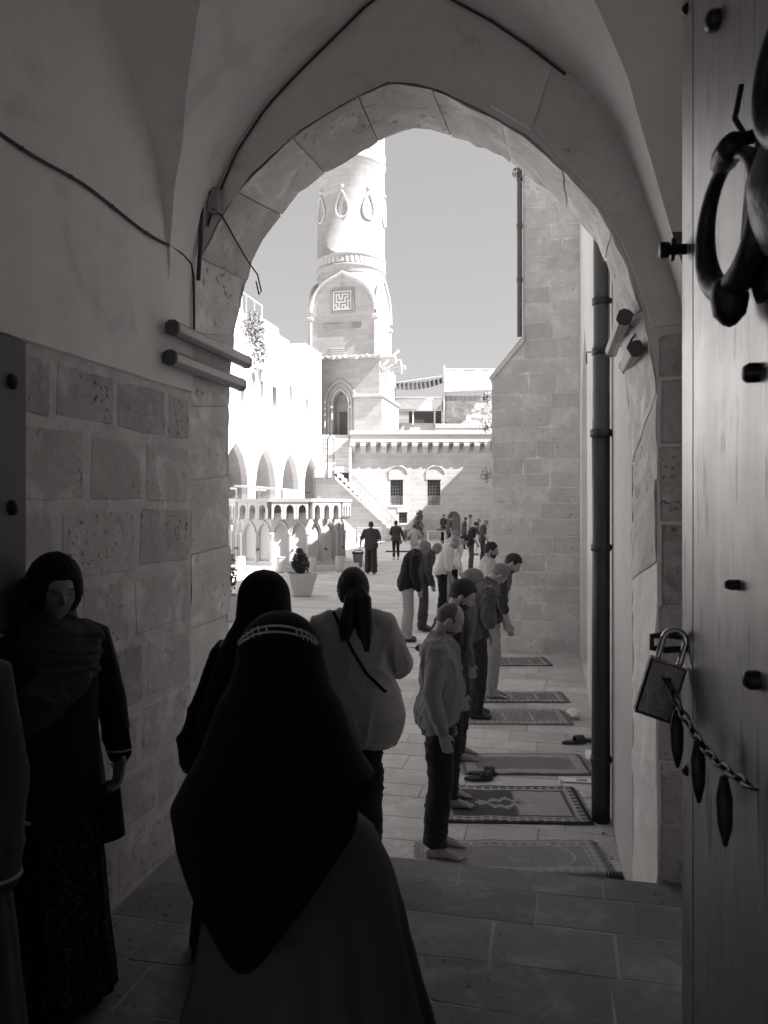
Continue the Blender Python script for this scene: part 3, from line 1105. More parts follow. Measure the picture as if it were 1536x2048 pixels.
# terrace in front of the minaret
MB().box((-9.0, 4.6, 0), (XL - 0.003, 20, ZT - 0.02)).build("terrace", "far_ashlar", st)
MB().prism([(x_top - 0.1, 0.0), (x_top + 0.62, 0.0), (x_top + .62, 2.2), (x_top + 0.26, 2.75), (x_top - .1, 2.2)], lambda u, v, w: (u, w, v), -0.02, 0.03).build("door", "grey_metal", st)
# railing
mb_r = MB()
pts = []
for i in range(NS * 2 + 1):
    xx = x_bot - run * i / 2 - 0.1
    zb = z_top * (i / 2) / NS
    MB().tube([(xx, -0.28, zb + 0.02), (xx, -0.28, zb + 1.0)], 0.012, 5).build("baluster", "rail_metal", st)
    pts.append((xx, -0.28, zb + 1.0))
mb_r.tube(pts, 0.02, 6)
pts = [(x_top - 0.1 - i * 0.14, -0.28, 0) for i in range(9)]
for p in pts:
    MB().tube([(p[0], -0.28, z_top), (p[0], -0.28, z_top + 2.0)], 0.016, 5).build("baluster", "rail_metal", st)
for zz in (0.9, 1.35, 2.0):
    mb_r.tube([(pts[0][0] + .1, -0.28, z_top + zz), (pts[-1][0], -0.28, z_top + zz)], 0.018, 6)
mb_r.build("handrail", "rail_metal", st)
for xx in (x_top - 0.42, x_top + 0.02):
    MB().tube([(xx, -0.36, z_top - 0.6), (xx, -0.36, z_top + 1.9), (x_top - 0.2, -0.36, z_top + 2.3)], 0.03, 6).build("gate_post", "iron", st)

# ------------------------------------------------------------------ minaret
mn = thing("minaret", "round carved minaret shaft on a square base with medallions", "minaret", (-2.42, 56.7, 0), -TH)
LW, UW = 2.78, 2.4
ZB0, ZB1, ZU1, ZC = ZT - 0.4, 12.5, 15.65, 18.95
fnF = lambda u, v, w: (u, -LW + w, v)
pcx = -0.05
mb = MB()
por = pointed(pcx, 1.05, ZB0 + .02, 9.4, 10.35, 8)
wall_holes(mb, [(-LW, ZB0), (LW, ZB0), (LW, ZB1), (-LW, ZB1)], [por], fnF, 0.9)
mb.poly((LW, -LW, ZB0), (LW, LW, ZB0), (LW, LW, ZB1), (LW, -LW, ZB1))
mb.poly((-LW, -LW, ZB0), (-LW, LW, ZB0), (-LW, LW, ZB1), (-LW, -LW, ZB1))
mb.poly((-LW, LW, ZB0), (LW, LW, ZB0), (LW, LW, ZB1), (-LW, LW, ZB1))
mb.poly((-LW, -LW, ZB1), (LW, -LW, ZB1), (LW, LW, ZB1), (-LW, LW, ZB1))
base = mb.build("base", "tower_stone", mn)
MB().cbox((0.98, -LW - 0.28, ZB0), (LW + 0.25, LW, 9.75), 0.03).build("plinth", "tower_stone", mn)
MB().cbox((0.92, -LW - 0.42, 9.753), (LW + 0.4, LW + .1, 9.98), 0.05).build("plinth_cornice", "carved_stone", mn)
for e, rr in ((0.1, 0.07), (0.34, 0.06), (0.62, 0.09)):
    o = pointed(pcx, 1.05 + 2 * e, ZB0, 9.35, 10.35 + e * 1.35, 10)
    MB().tube([(u, -LW - 0.03, v) for u, v in o], rr, 6).build("portal_moulding", "carved_stone", mn)
MB().box((pcx - 0.28, -LW + 0.80, ZB0), (pcx + 0.28, -LW + 0.86, 8.95)).build("door", "wood_dark", mn)
for s in (-1, 1):
    MB().cbox((pcx + s * .72 - .14, -LW - .12, 9.1), (pcx + s * .72 + .14, -LW + .05, 9.35), 0.03).build("capital", "carved_stone", mn)
# broken balcony edge
MB().cbox((-LW - .2, -LW - 0.35, ZB1 + 0.002), (LW + .1, LW, ZB1 + 0.22), 0.05).build("ledge", "carved_stone", mn)
rb = random.Random(31)
for i in range(14):
    xx = -LW + 0.1 + i * 0.42
    hh = rb.uniform(.12, .3)
    MB().cbox((xx, -LW - rb.uniform(.5, .8), ZB1 - hh + .2), (xx + .2, -LW + .1, ZB1 + .215), 0.03).build("ledge_bracket", "carved_stone", mn)
for i in range(7):
    yy = -LW + 0.2 + i * 0.75
    MB().cbox((LW - .1, yy, ZB1 - rb.uniform(.1, .4)), (LW + rb.uniform(.5, 1.2), yy + .28, ZB1 + .18), 0.04).build("ledge_bracket", "carved_stone", mn)
mb = MB()
mb.tube([(LW + .2, -LW + .2, ZB1 - .5), (LW + 1.3, -LW + .5, ZB1 + .6)], 0.13, 6)
mb.tube([(LW + .1, -LW + .9, ZB1 - .7), (LW + 1.0, -LW + 1.2, ZB1 - .1)], 0.10, 6)
mb.build("loose_beam", "carved_stone", mn)
# square stage, then the shoulder turning it into the round shaft
mb = MB().box((-UW, -UW, ZB1 + 0.2), (UW, UW, ZU1))
mb.build("square_stage", "tower_stone", mn)
mb = MB()
V, F = [], []
n = 48
lev = 10
RS = 2.47
for i in range(lev + 1):
    s = i / lev
    z = ZU1 + (ZC - ZU1) * s
    e = s ** 0.7
    for j in range(n):
        a = 2 * math.pi * j / n + math.pi / n
        c, sn = math.cos(a), math.sin(a)
        q = UW / max(abs(c), abs(sn))
        r = min(q, UW * 1.32) * (1 - e) + (RS * 0.985) * e
        V.append((r * c, r * sn, z))
for i in range(lev):
    for j in range(n):
        F.append((i * n + j, i * n + (j + 1) % n, (i + 1) * n + (j + 1) % n, (i + 1) * n + j))
mb.add(V, F, True)
mb.build("shoulder", "shaft_stone", mn)
for rot in (0, 90, -90):
    Mr = Matrix.Rotation(R(rot), 4, 'Z')
    o = pointed(0, 2 * UW - 0.1, ZU1 - 0.02, ZU1 + 0.35, 18.75, 12)
    MB().prism(o, lambda u, v, w: Mr @ Vector((u, -UW - w, v)), -0.55, 0.02).build("gable_wall", "tower_stone", mn)
    MB().tube([Mr @ Vector((u, -UW - 0.05, v)) for u, v in o[1:-1]], 0.15, 8).build("gable_moulding", "carved_stone", mn)
    for s in (-1, 1):
        MB().tube([Mr @ Vector((s * (UW - .05), -UW - .04, ZB1 + .2)), Mr @ Vector((s * (UW - .05), -UW - .04, ZU1 - .25))], 0.10, 8).build("corner_colonnette", "carved_stone", mn)
        MB().cbox((s * (UW - .05) - .2, -UW - .22, ZU1 - .25), (s * (UW - .05) + .2, -UW + .1, ZU1 + .02), 0.05, Mr).build("capital", "carved_stone", mn)
# square lettered panel and long cartouche
pan = MB().box((-0.80, -UW - 0.06, 15.95), (0.80, -UW + 0.0, 17.55)).build("lettered_panel", "panel_dark", mn)
mb = MB()
for (a0, a1, c0, c1) in ((-.86, .86, 17.5, 17.62), (-.86, .86, 15.88, 16.0), (-.86, -.74, 16.0, 17.5), (.74, .86, 16.0, 17.5)):
    mb.box((a0, -UW - 0.12, c0), (a1, -UW - 0.02, c1))
mb.build("panel_frame", "panel_dark", pan)
# square script: interlocking strokes on a 13x13 grid
grid = ["1111111111111", "1000000000001", "1011101111101", "1010101000101", "1010101011101", "1010111010001", "1010000010111",
        "1011111110101", "1000100000101", "1110101110101", "1010101010101", "1011101011101", "1111111111111"]
mb = MB()
cs = 1.36 / 13
for r, row in enumerate(grid):
    for c, ch in enumerate(row):
        if ch == "1":
            x0, z0 = -0.68 + c * cs, 17.43 - (r + 1) * cs
            mb.box((x0 + .004, -UW - 0.10, z0 + .004), (x0 + cs + .002, -UW - 0.055, z0 + cs + .002))
tag(mb.build("square_script", "step_stone", pan), kind="stuff")
MB().cbox((-1.35, -UW - 0.05, 14.75), (1.35, -UW + .0, 15.2), 0.12).build("cartouche", "panel_dark", mn)
for i in range(4):
    MB().box((-.95 + .06 * i, -UW - 0.05, 13.35 - i * .16), (.1 + .06 * i, -UW - .002, 13.43 - i * .16)).build("inscription_line", "step_stone", mn)
# shaft with rings
prof = [(RS, ZC - .1), (RS, 19.2), (RS + .10, 19.25), (RS + .10, 19.38), (RS + .02, 19.42), (RS + .02, 20.0), (RS + .10, 20.05), (RS + .10, 20.16), (RS, 20.2),
        (RS, 26.9), (RS + .09, 26.95), (RS + .09, 27.08), (RS + .02, 27.1), (RS + .02, 27.6), (RS + .09, 27.65), (RS + .09, 27.78), (RS, 27.82), (RS - .03, 36)]
MB().lathe(prof, 64).build("shaft", "shaft_stone", mn)
for i in range(46):
    a = 2 * math.pi * i / 46
    MB().cbox((-.11, -.03, 19.5), (.11, .05, 19.92), .04, Matrix.Rotation(a, 4, 'Z') @ Matrix.Translation((0, -RS - .03, 0))).build("frieze_carving", "carved_stone", mn)
for k in range(8):
    ac = R(-12.7 + 12.3 + 45 * k)
    pts, ins = [], []
    for j in range(28):
        s = 2 * math.pi * j / 28
        xx, zz = 0.60 * math.sin(s) * (0.5 - 0.5 * math.cos(s)) ** 0.55, 0.95 * math.cos(s)
        pts.append((xx, zz))
    def onshaft(u, v, w=0.0):
        a = ac + u / RS - math.pi / 2
        return ((RS + w) * math.cos(a), (RS + w) * math.sin(a), 23.55 + v)
    mb = MB()
    mb.tube([onshaft(u, v, .05) for u, v in pts], 0.085, 6, closed=True)
    md = mb.build("medallion", "carved_stone", mn)
    mb = MB()
    rk = random.Random(k)
    for _ in range(34):
        u, v = rk.uniform(-.4, .4), rk.uniform(-.8, .6)
        if abs(u) < 0.42 * (0.65 - v) / 1.1 and (u / .45) ** 2 + ((v + .3) / .55) ** 2 < 1 or (u / .42) ** 2 + ((v + .35) / .45) ** 2 < 1:
            a = rk.uniform(0, math.pi)
            mb.tube([onshaft(u - .07 * math.cos(a), v - .07 * math.sin(a), .02), onshaft(u + .07 * math.cos(a), v + .07 * math.sin(a), .03)], .028, 4)
    mb.build("medallion_carving", "carved_stone", md)
    MB().lathe([(0, -.14), (.12, -.1), (.15, 0), (.1, .12), (0, .16)], 8, onshaft(0, 1.25, .02)).build("medallion_finial", "carved_stone", md)

# ------------------------------------------------------------------ terrace cafe behind the wall
cf = thing("terrace_cafe", "rooftop cafe terrace with railings above the courtyard wall", "building", (0, 60, 0))
X = lambda px, d=60.0: (px - 768) / F_PX * d
Z = lambda py, d=60.0: HC + (HOR - py) / F_PX * d
MB().box((X(790), 0, 0), (X(1010), 6, Z(846))).build("wall", "rubble_stone", cf)
MB().box((X(884), -0.3, Z(850)), (X(1010), 5, Z(803))).build("rubble_wall", "rubble_stone", cf)
rr_ = random.Random(6)
for i in range(60):
    cx, cz = rr_.uniform(X(888), X(990)), rr_.uniform(Z(846), Z(806))
    w = rr_.uniform(.18, .34)
    o = [(cx + w * rr_.uniform(.7, 1.1) * math.cos(a), cz + w * .7 * rr_.uniform(.7, 1.1) * math.sin(a)) for a in [2 * math.pi * j / 7 for j in range(7)]]
    MB().prism(o, lambda u, v, w_: (u, -0.3 - w_, v), 0.0, rr_.uniform(.03, .09)).build("rubble", "rubble_stone", cf)
MB().box((X(818), -0.1, Z(846)), (X(884), 0.2, Z(824))).build("dark_opening", "dark_opening", cf)
for px in (826, 869, 884):
    MB().box((X(px) - .06, -0.2, Z(850)), (X(px) + .06, -0.1, Z(820))).build("post", "pale_metal", cf)
MB().box((X(788), -0.3, Z(822)), (X(886), 5, Z(819))).build("floor_edge", "pale_metal", cf)
MB().box((X(790), 2.0, Z(820)), (X(886), 2.1, Z(786))).build("back_wall", "rubble_stone", cf)
for i in range(44):
    px = 790 + i * 2.2
    MB().box((X(px) - .02, -0.3, Z(820)), (X(px) + .02, -0.26, Z(800))).build("baluster", "pale_metal", cf)
for i in range(36):
    px = 889 + i * 2.5
    MB().box((X(px) - .02, -0.36, Z(803)), (X(px) + .02, -0.32, Z(788))).build("baluster", "pale_metal", cf)
MB().box((X(790), -0.32, Z(800)), (X(886), -0.25, Z(797))).build("handrail", "pale_metal", cf)
MB().box((X(886), -0.4, Z(788)), (X(980), -0.3, Z(785))).build("handrail", "pale_metal", cf)
MB().box((X(889), 1.5, Z(803)), (X(980), 1.6, Z(786))).build("canopy_shade_panel", "window_dark", cf)  # dark panel, the shade under the canopy put into its colour
MB().tube([(X(887), -0.5, Z(850)), (X(887), -0.5, Z(733))], 0.08, 8).build("mast", "pale_metal", cf)
for i in range(20):
    px = 872 + i * 5.4
    MB().cbox((X(px) - .1, -0.9, Z(859)), (X(px) + .095, -0.3, Z(850)), 0.04).build("coping_tile", "step_stone", cf)
MB().cbox((X(868), -0.8, Z(864)), (X(1000), -0.28, Z(859.3)), 0.03).build("coping_base", "concrete", cf)
# awnings
aw1 = thing("dark_awning", "dark corrugated awning sagging over the terrace beside the minaret", "awning", (0, 59.5, 0))
mb = MB()
V, F = [], []
nx, nz = 48, 6
for i in range(nx + 1):
    s = i / nx
    px = 783 + (887 - 783) * s
    top = 767 - 4 * s - 8 * s ** 3 + 1.2 * math.sin(i * 1.6)
    bot = 782 + 4 * math.sin(math.pi * s) - 13 * s ** 2.5
    for j in range(nz + 1):
        r = j / nz
        V.append((X(px, 59.5), -1.2 * r + 0.15 * math.sin(i * 1.6), Z(top + (bot - top) * r, 59.5)))
for i in range(nx):
    for j in range(nz):
        a = i * (nz + 1) + j
        F.append((a, a + 1, a + nz + 2, a + nz + 1))
mb.add(V, F, True)
mb.build("fabric", "canvas_dark", aw1)
MB().tube([(X(790, 59.5), 0, Z(766, 59.5)), (X(887, 59.5), 0, Z(752, 59.5))], .05, 6).build("rail", "pale_metal", aw1)
aw2 = thing("white_canopy", "white canvas canopy stretched over the right end of the terrace", "awning", (0, 60.5, 0))
mb = MB()
V, F = [], []
nx, nz = 36, 10
for i in range(nx + 1):
    s = i / nx
    px = 889 + (990 - 889) * s
    for j in range(nz + 1):
        r = j / nz
        top = 738 + 3.0 * math.sin(math.pi * ((s * 3) % 1.0))
        V.append((X(px, 60.5), -1.6 * r + 0.5 * math.sin(3 * s + 2 * r), Z(top + (787 - top) * r, 60.5)))
for i in range(nx):
    for j in range(nz):
        a = i * (nz + 1) + j
        F.append((a, a + 1, a + nz + 2, a + nz + 1))
mb.add(V, F, True)
mb.build("fabric", "canvas_white", aw2)
MB().tube([(X(889, 60.5), 0, Z(738, 60.5)), (X(990, 60.5), 0, Z(738, 60.5))], .04, 6).build("rail", "pale_metal", aw2)

# ------------------------------------------------------------------ ablution fountain
FC = Vector((-3.68, 29.8, 0))
ft = thing("ablution_fountain", "polygonal stone ablution fountain with arched panels and taps", "fountain", FC)
NF, FR = 10, 2.03
side = 2 * FR * math.tan(math.pi / NF)
for k in range(NF):
    a = 2 * math.pi * k / NF - math.pi / 2 + 0.14
    Mk = Matrix.Rotation(a, 4, 'Z')
    fn = lambda u, v, w: Mk @ Vector((FR - w, u, v))
    mb = MB()
    h = side / 2
    pn = [pointed(s * h * 0.49, h * 0.72, 0.30, 1.22, 1.68, 7) for s in (-1, 1)]
    wall_holes(mb, [(-h, 0), (h, 0), (h, 2.05), (-h, 2.05)], pn, fn, 0.09)
    pnl = mb.build("panel", "fountain_stone", ft)
    for s in (-1, 0, 1):
        MB().tube([fn(s * h * .97, z_, -0.03) for z_ in (0.25, 1.24)], 0.045, 8).build("colonnette", "fountain_stone", pnl)
        MB().cbox((-.06, -.06, 1.24), (.06, .06, 1.34), .02, Matrix.Translation(fn(s * h * .97, 0, -0.03)) @ Mk).build("capital", "fountain_stone", pnl)
    for s in (-1, 1):
        o = pointed(s * h * .49, h * .84, 0.30, 1.23, 1.77, 7)
        MB().tube([fn(u, v, -0.01) for u, v in o[1:-1]], 0.03, 6).build("arch_moulding", "fountain_stone", pnl)
    MB().tube([fn(0.1, .72, 0.0), fn(.1, .72, -.12), fn(.1, .66, -.14)], 0.03, 6).build("tap", "iron", pnl)
    # frieze: corbels with notched arches
    nc = 3
    for j in range(nc):
        u0 = -h + side * j / nc
        w = side / nc
        o = [(u0 + .006, 2.44), (u0 + .006, 1.84), (u0 + w * .13, 1.80), (u0 + w * .20, 1.92), (u0 + w * .20, 2.16)]
        o += [(u0 + w * .5 - w * .30 * math.cos(math.pi * q / 6), 2.16 + .18 * math.sin(math.pi * q / 6)) for q in range(1, 6)]
        o += [(u0 + w * .80, 2.16), (u0 + w * .80, 1.92), (u0 + w * .87, 1.80), (u0 + w - .006, 1.84), (u0 + w - .006, 2.44)]
        MB().prism(o, fn, -0.26, 0.02).build("frieze_arch", "fountain_stone", ft)
mb = MB()
mb.lathe([(0, 2.441), (FR / math.cos(math.pi / NF) + .31, 2.441), (FR / math.cos(math.pi / NF) + .33, 2.56), (0, 2.58)], NF, smooth=False, start=-math.pi / 2 + .14 + math.pi / NF)
mb.build("roof_slab", "fountain_stone", ft)
mb = MB()
mb.lathe([(1.9, 2.05), (1.9, 2.44)], NF, smooth=False, start=-math.pi / 2 + .14 + math.pi / NF)
mb.build("drum", "fountain_stone", ft)
mb = MB()
mb.lathe([(2.55, 0.0), (2.55, .05), (2.7, .17), (2.9, .17), (2.92, 0.0)], 40, smooth=False)
mb.build("basin_kerb", "step_stone", ft)
seats = [(481, 1127), (562, 1132), (622, 1132), (680, 1129)]
for i, (px, py) in enumerate(seats):
    a = R((-118, -97, -78, -58)[i])
    r = 3.25
    loc = FC + Vector((r * math.cos(a), r * math.sin(a), 0))
    x = (px - 768) / F_PX * loc.y
    loc = Vector((x, loc.y, 0))
    s = thing("stone_stool", "round stone washing stool before the fountain, %s of the four" % ("leftmost and sunlit", "second from the sunlit end", "third, behind the clipped bush", "the one nearest the waste bin")[i],
              "stool", loc, 0, "washing stools around the fountain")
    MB().lathe([(0, 0), (.15, 0), (.165, .04), (.165, .46), (.15, .5), (0, .5)], 18).build("seat", "step_stone", s)
    MB().lathe([(.15, .501), (.172, .505), (.172, .53), (0, .54)], 18).build("seat_rim", "concrete", s)

# waste bin
wb = thing("waste_bin", "grey tapered waste bin with dark rim beside the fountain", "bin", (P(716, 0, 29.0).x, 29.0, 0))
MB().lathe([(0, 0), (.15, 0), (.2, .5), (.21, .5), (.21, .54), (.16, .54), (.12, .1)], 20).build("body", "grey_metal", wb)
MB().lathe([(.205, .49), (.22, .49), (.22, .55), (.19, .55)], 20).build("rim", "iron", wb)
MB().tube([(.21, 0, .55), (.12, 0.08, .62), (-.1, .08, .62), (-.21, 0, .55)], 0.02, 6).build("handle", "iron", wb)

# bench by the stairs
be = thing("park_bench", "slatted bench with metal legs beside the staircase foot", "bench", (P(737, 0, 46).x, 46.3, 0))
for i in range(4):
    MB().cbox((-.78, -.25 + i * .13, .44), (.78, -.15 + i * .13, .475), .01).build("seat_slat", "wood_bench", be)
for i in range(3):
    MB().cbox((-.78, .28 + .02 * i, .58 + i * .15), (.78, .31 + .02 * i, .68 + i * .15), .01).build("back_slat", "wood_bench", be)
for s in (-.72, .72):
    MB().tube([(s, -.25, 0), (s, -.25, .66), (s, .25, .66)], .025, 6).build("leg", "iron", be)
    MB().tube([(s, .3, 0), (s, .3, .6), (s, .36, 1.0)], .025, 6).build("leg", "iron", be)

# table with crates
tb = thing("folding_table", "pale folding table standing by the arched door", "table", (P(873, 0, 45.5).x, 45.5, 0))
MB().cbox((-.6, -.35, .76), (.6, .35, .80), .01).build("tabletop", "canvas_white", tb)
for sx in (-.5, .5):
    for sy in (-.28, .28):
        MB().tube([(sx, sy, 0), (sx, sy, .76)], .025, 6).build("leg", "pale_metal", tb)
MB().tube([(-.5, -.28, .2), (.5, -.28, .2)], .015, 5).build("stretcher", "pale_metal", tb)
bx = thing("cardboard_tray", "low brown tray lying on the pale folding table", "tray", (P(884, 0, 45.5).x, 45.5, .801))
mb = MB().box((-.3, -.2, 0), (.3, .2, .02))
mb.box((-.3, -.2, .02), (-.28, .2, .13)).box((.28, -.2, .02), (.3, .2, .13)).box((-.28, -.2, .02), (.28, -.18, .13)).box((-.28, .18, .02), (.28, .2, .13))
mb.build("tray", "wood_dark", bx)

# low dark platform edge on the paving with a bottle
rp_ = thing("floor_mat", "long dark prayer mat strip laid flat far across the courtyard", "mat", (P(815, 0, 38.5).x, 38.5, 0))
MB().cbox((-1.1, -.35, -.012), (1.1, .35, .03), .01).build("mat", "canvas_dark", rp_)
MB().cbox((-1.1, -.37, .031), (1.1, -.3, .05), .005).build("folded_edge", "canvas_dark", rp_)

# planters
def planter(px, py, d, top, h, label, bush):
    loc = Vector(((px - 768) / F_PX * d, d, 0))
    t = thing("planter", label, "planter", loc, R(18))
    a, b = top * 0.62, top
    mb = MB()
    q = lambda r, z: [(r * math.cos(R(45 + 90 * i)), r * math.sin(R(45 + 90 * i)), z) for i in range(4)]
    V = q(a, 0) + q(b, h) + q(b * .86, h) + q(b * .84, h * .85)
    F = [(3, 2, 1, 0)] + [(l * 4 + i, l * 4 + (i + 1) % 4, l * 4 + 4 + (i + 1) % 4, l * 4 + 4 + i) for l in range(3) for i in range(4)] + [(12, 13, 14, 15)]
    mb.add(V, F)
    mb.build("pot", "concrete", t)
    rs = random.Random(int(px))
    mb = MB()
    if bush == "ball":
        leaf_mesh(mb, (0, 0, h + .24), (.26, .26, .33), 1500, 0.035, rs, fill=0.55)
        leaf_mesh(mb, (0, 0, h + .24), (.23, .23, .29), 700, 0.05, rs, fill=0.2)
        leaf_mesh(mb, (-.02, 0, h + .55), (.11, .11, .1), 220, 0.035, rs, fill=0.2)
    else:
        leaf_mesh(mb, (0, 0, h + .35), (.3, .25, .42), 420, 0.055, rs, fill=0.05)
        leaf_mesh(mb, (.1, 0, h + .7), (.16, .15, .25), 120, 0.05, rs, fill=0.05)
    mb.build("foliage", "foliage", t)
    MB().tube([(0, 0, h * .8), (0.01, 0, h + .4)], 0.025, 6).build("stem", "wood_dark", t)


planter(601, 1190, 19.9, 0.52, 0.58, "square tapered concrete planter holding a clipped round bush", "ball")
planter(446, 1245, 15.6, 0.45, 0.5, "concrete planter with a leafy shrub half hidden by the arch jamb", "loose")

# climbing shrub by the small window
cs_ = thing("wall_shrub", "upright dark shrub against the shaded courtyard wall", "shrub", (P(836, 0, 51).x, 51.2, 0))
mb = MB()
rs = random.Random(77)
leaf_mesh(mb, (0, 0, .9), (.42, .35, .8), 500, 0.09, rs, fill=.1)
leaf_mesh(mb, (.12, 0, 1.6), (.25, .25, .55), 260, 0.09, rs, fill=.1)
leaf_mesh(mb, (-.3, -.4, .35), (.9, .4, .4), 420, 0.08, rs, fill=.1)
mb.build("leaves", "foliage_pale", cs_)
MB().tube([(0, 0, 0), (0.03, 0, 1.2)], .04, 6).build("stem", "wood_dark", cs_)
cloth_mat("coat_grey", .085)
cloth_mat("pale_shirt", .34)
cloth_mat("lace", .45)

# ------------------------------------------------------------------ people
SKIN = {}
for nm, v in (("skin_light", 0.30), ("skin_mid", 0.24), ("skin_dark", 0.16)):
    k = NT(nm)
    n1 = k.noise(k.pos(), 30, 3)
    k.color(k.math('MULTIPLY', k.math('MULTIPLY_ADD', k.math('SUBTRACT', n1, 0.5), 0.25, 1.0), v), (1.0, 0.96, 0.94))
    k.bump(k.noise(k.pos(), 220, 2), 0.12, 0.003)
    k.rough(0.5, spec=0.35)
    k.b.inputs["Subsurface Weight"].default_value = 0.0


def hair_mat(name, v):
    k = NT(name)
    p = k.obj()
    n1 = k.noise(k.map(p, (1, 1, 0.35)), 140, 3)
    k.color(k.math('MULTIPLY', k.math('MULTIPLY_ADD', k.math('SUBTRACT', n1, 0.5), 0.9, 1.0), v))
    k.bump(n1, 0.7, 0.004)
    k.rough(0.55, spec=0.3)


hair_mat("hair_black", 0.018)
hair_mat("hair_grey", 0.16)
hair_mat("hair_dark", 0.035)
hair_mat("stubble", 0.10)
hair_mat("buzz_hair", 0.075)


def vnoise(V, sc, seed=0.0):
    """cheap smooth pseudo-noise on an Nx3 array, roughly -1..1"""
    x, y, z = (V * sc).T
    s = seed * 1.7
    return (np.sin(1.0 * x + 1.3 * y + 0.7 * z + s) * np.cos(0.8 * z - 1.1 * x + 2 * s) + np.sin(2.1 * y - 1.7 * x + 1.2 * z + 3 * s) * 0.6
            + np.cos(2.7 * z + 1.9 * x - 0.6 * y + s * 5) * 0.45) / 1.6


def loft(cs, rad, ref=(0, 1, 0), n=16, cap=0.6, power=2.0, axes=None):
    """closed loft: centres cs, radii (along u, along v) with v nearest to ref"""
    cs = [np.array(c, float) for c in cs]
    m = len(cs)
    ref = np.array(ref, float)
    V, F = [], []
    rad = [(r, r) if not isinstance(r, (tuple, list)) else r for r in rad]
    T = []
    for i in range(m):
        a, b = cs[max(i - 1, 0)], cs[min(i + 1, m - 1)]
        t = b - a
        T.append(t / (np.linalg.norm(t) + 1e-9))
    for i in range(m):
        t = T[i]
        v = ref - t * ref.dot(t)
        v /= np.linalg.norm(v) + 1e-9
        u = np.cross(v, t)
        ru, rv = rad[i]
        for j in range(n):
            a = 2 * math.pi * j / n
            c, s = math.cos(a), math.sin(a)
            if power != 2.0:
                c = math.copysign(abs(c) ** (2 / power), c)
                s = math.copysign(abs(s) ** (2 / power), s)
            V.append(cs[i] + u * c * ru + v * s * rv)
    for i in range(m - 1):
        for j in range(n):
            F.append((i * n + j, i * n + (j + 1) % n, (i + 1) * n + (j + 1) % n, (i + 1) * n + j))
    b0 = len(V)
    V.append(cs[0] - T[0] * min(rad[0]) * cap)
    V.append(cs[-1] + T[-1] * min(rad[-1]) * cap)
    for j in range(n):
        F.append((b0, (j + 1) % n, j))
        F.append((b0 + 1, (m - 1) * n + j, (m - 1) * n + (j + 1) % n))
    return np.array(V), F


def limb(pts, rs, n=12, ref=(0, 1, 0)):
    """round-ended tapered limb"""
    pts = [np.array(p, float) for p in pts]
    t0 = pts[0] - pts[1]
    t0 /= np.linalg.norm(t0) + 1e-9
    t1 = pts[-1] - pts[-2]
    t1 /= np.linalg.norm(t1) + 1e-9
    r0, r1 = rs[0], rs[-1]
    m0 = min(r0) if isinstance(r0, tuple) else r0
    m1 = min(r1) if isinstance(r1, tuple) else r1
    sc = lambda r, k: (r[0] * k, r[1] * k) if isinstance(r, tuple) else r * k
    cs = [pts[0] + t0 * m0 * .8, pts[0] + t0 * m0 * .5] + pts + [pts[-1] + t1 * m1 * .5, pts[-1] + t1 * m1 * .8]
    rr = [sc(r0, .55), sc(r0, .86)] + list(rs) + [sc(r1, .86), sc(r1, .55)]
    return loft(cs, rr, ref, n, 0.3)


def ball(c, r, n=10):
    r = (r, r, r) if not isinstance(r, (tuple, list)) else r
    V, F = [], []
    m = n // 2 + 1
    for i in range(1, m):
        ph = math.pi * i / m
        for j in range(n):
            a = 2 * math.pi * j / n
            V.append((c[0] + r[0] * math.sin(ph) * math.cos(a), c[1] + r[1] * math.sin(ph) * math.sin(a), c[2] + r[2] * math.cos(ph)))
    for i in range(m - 2):
        for j in range(n):
            F.append((i * n + j, (i + 1) * n + j, (i + 1) * n + (j + 1) % n, i * n + (j + 1) % n))
    b = len(V)
    V.append((c[0], c[1], c[2] + r[2]))
    V.append((c[0], c[1], c[2] - r[2]))
    for j in range(n):
        F.append((b, j, (j + 1) % n))
        F.append((b + 1, (m - 2) * n + (j + 1) % n, (m - 2) * n + j))
    return np.array(V), F


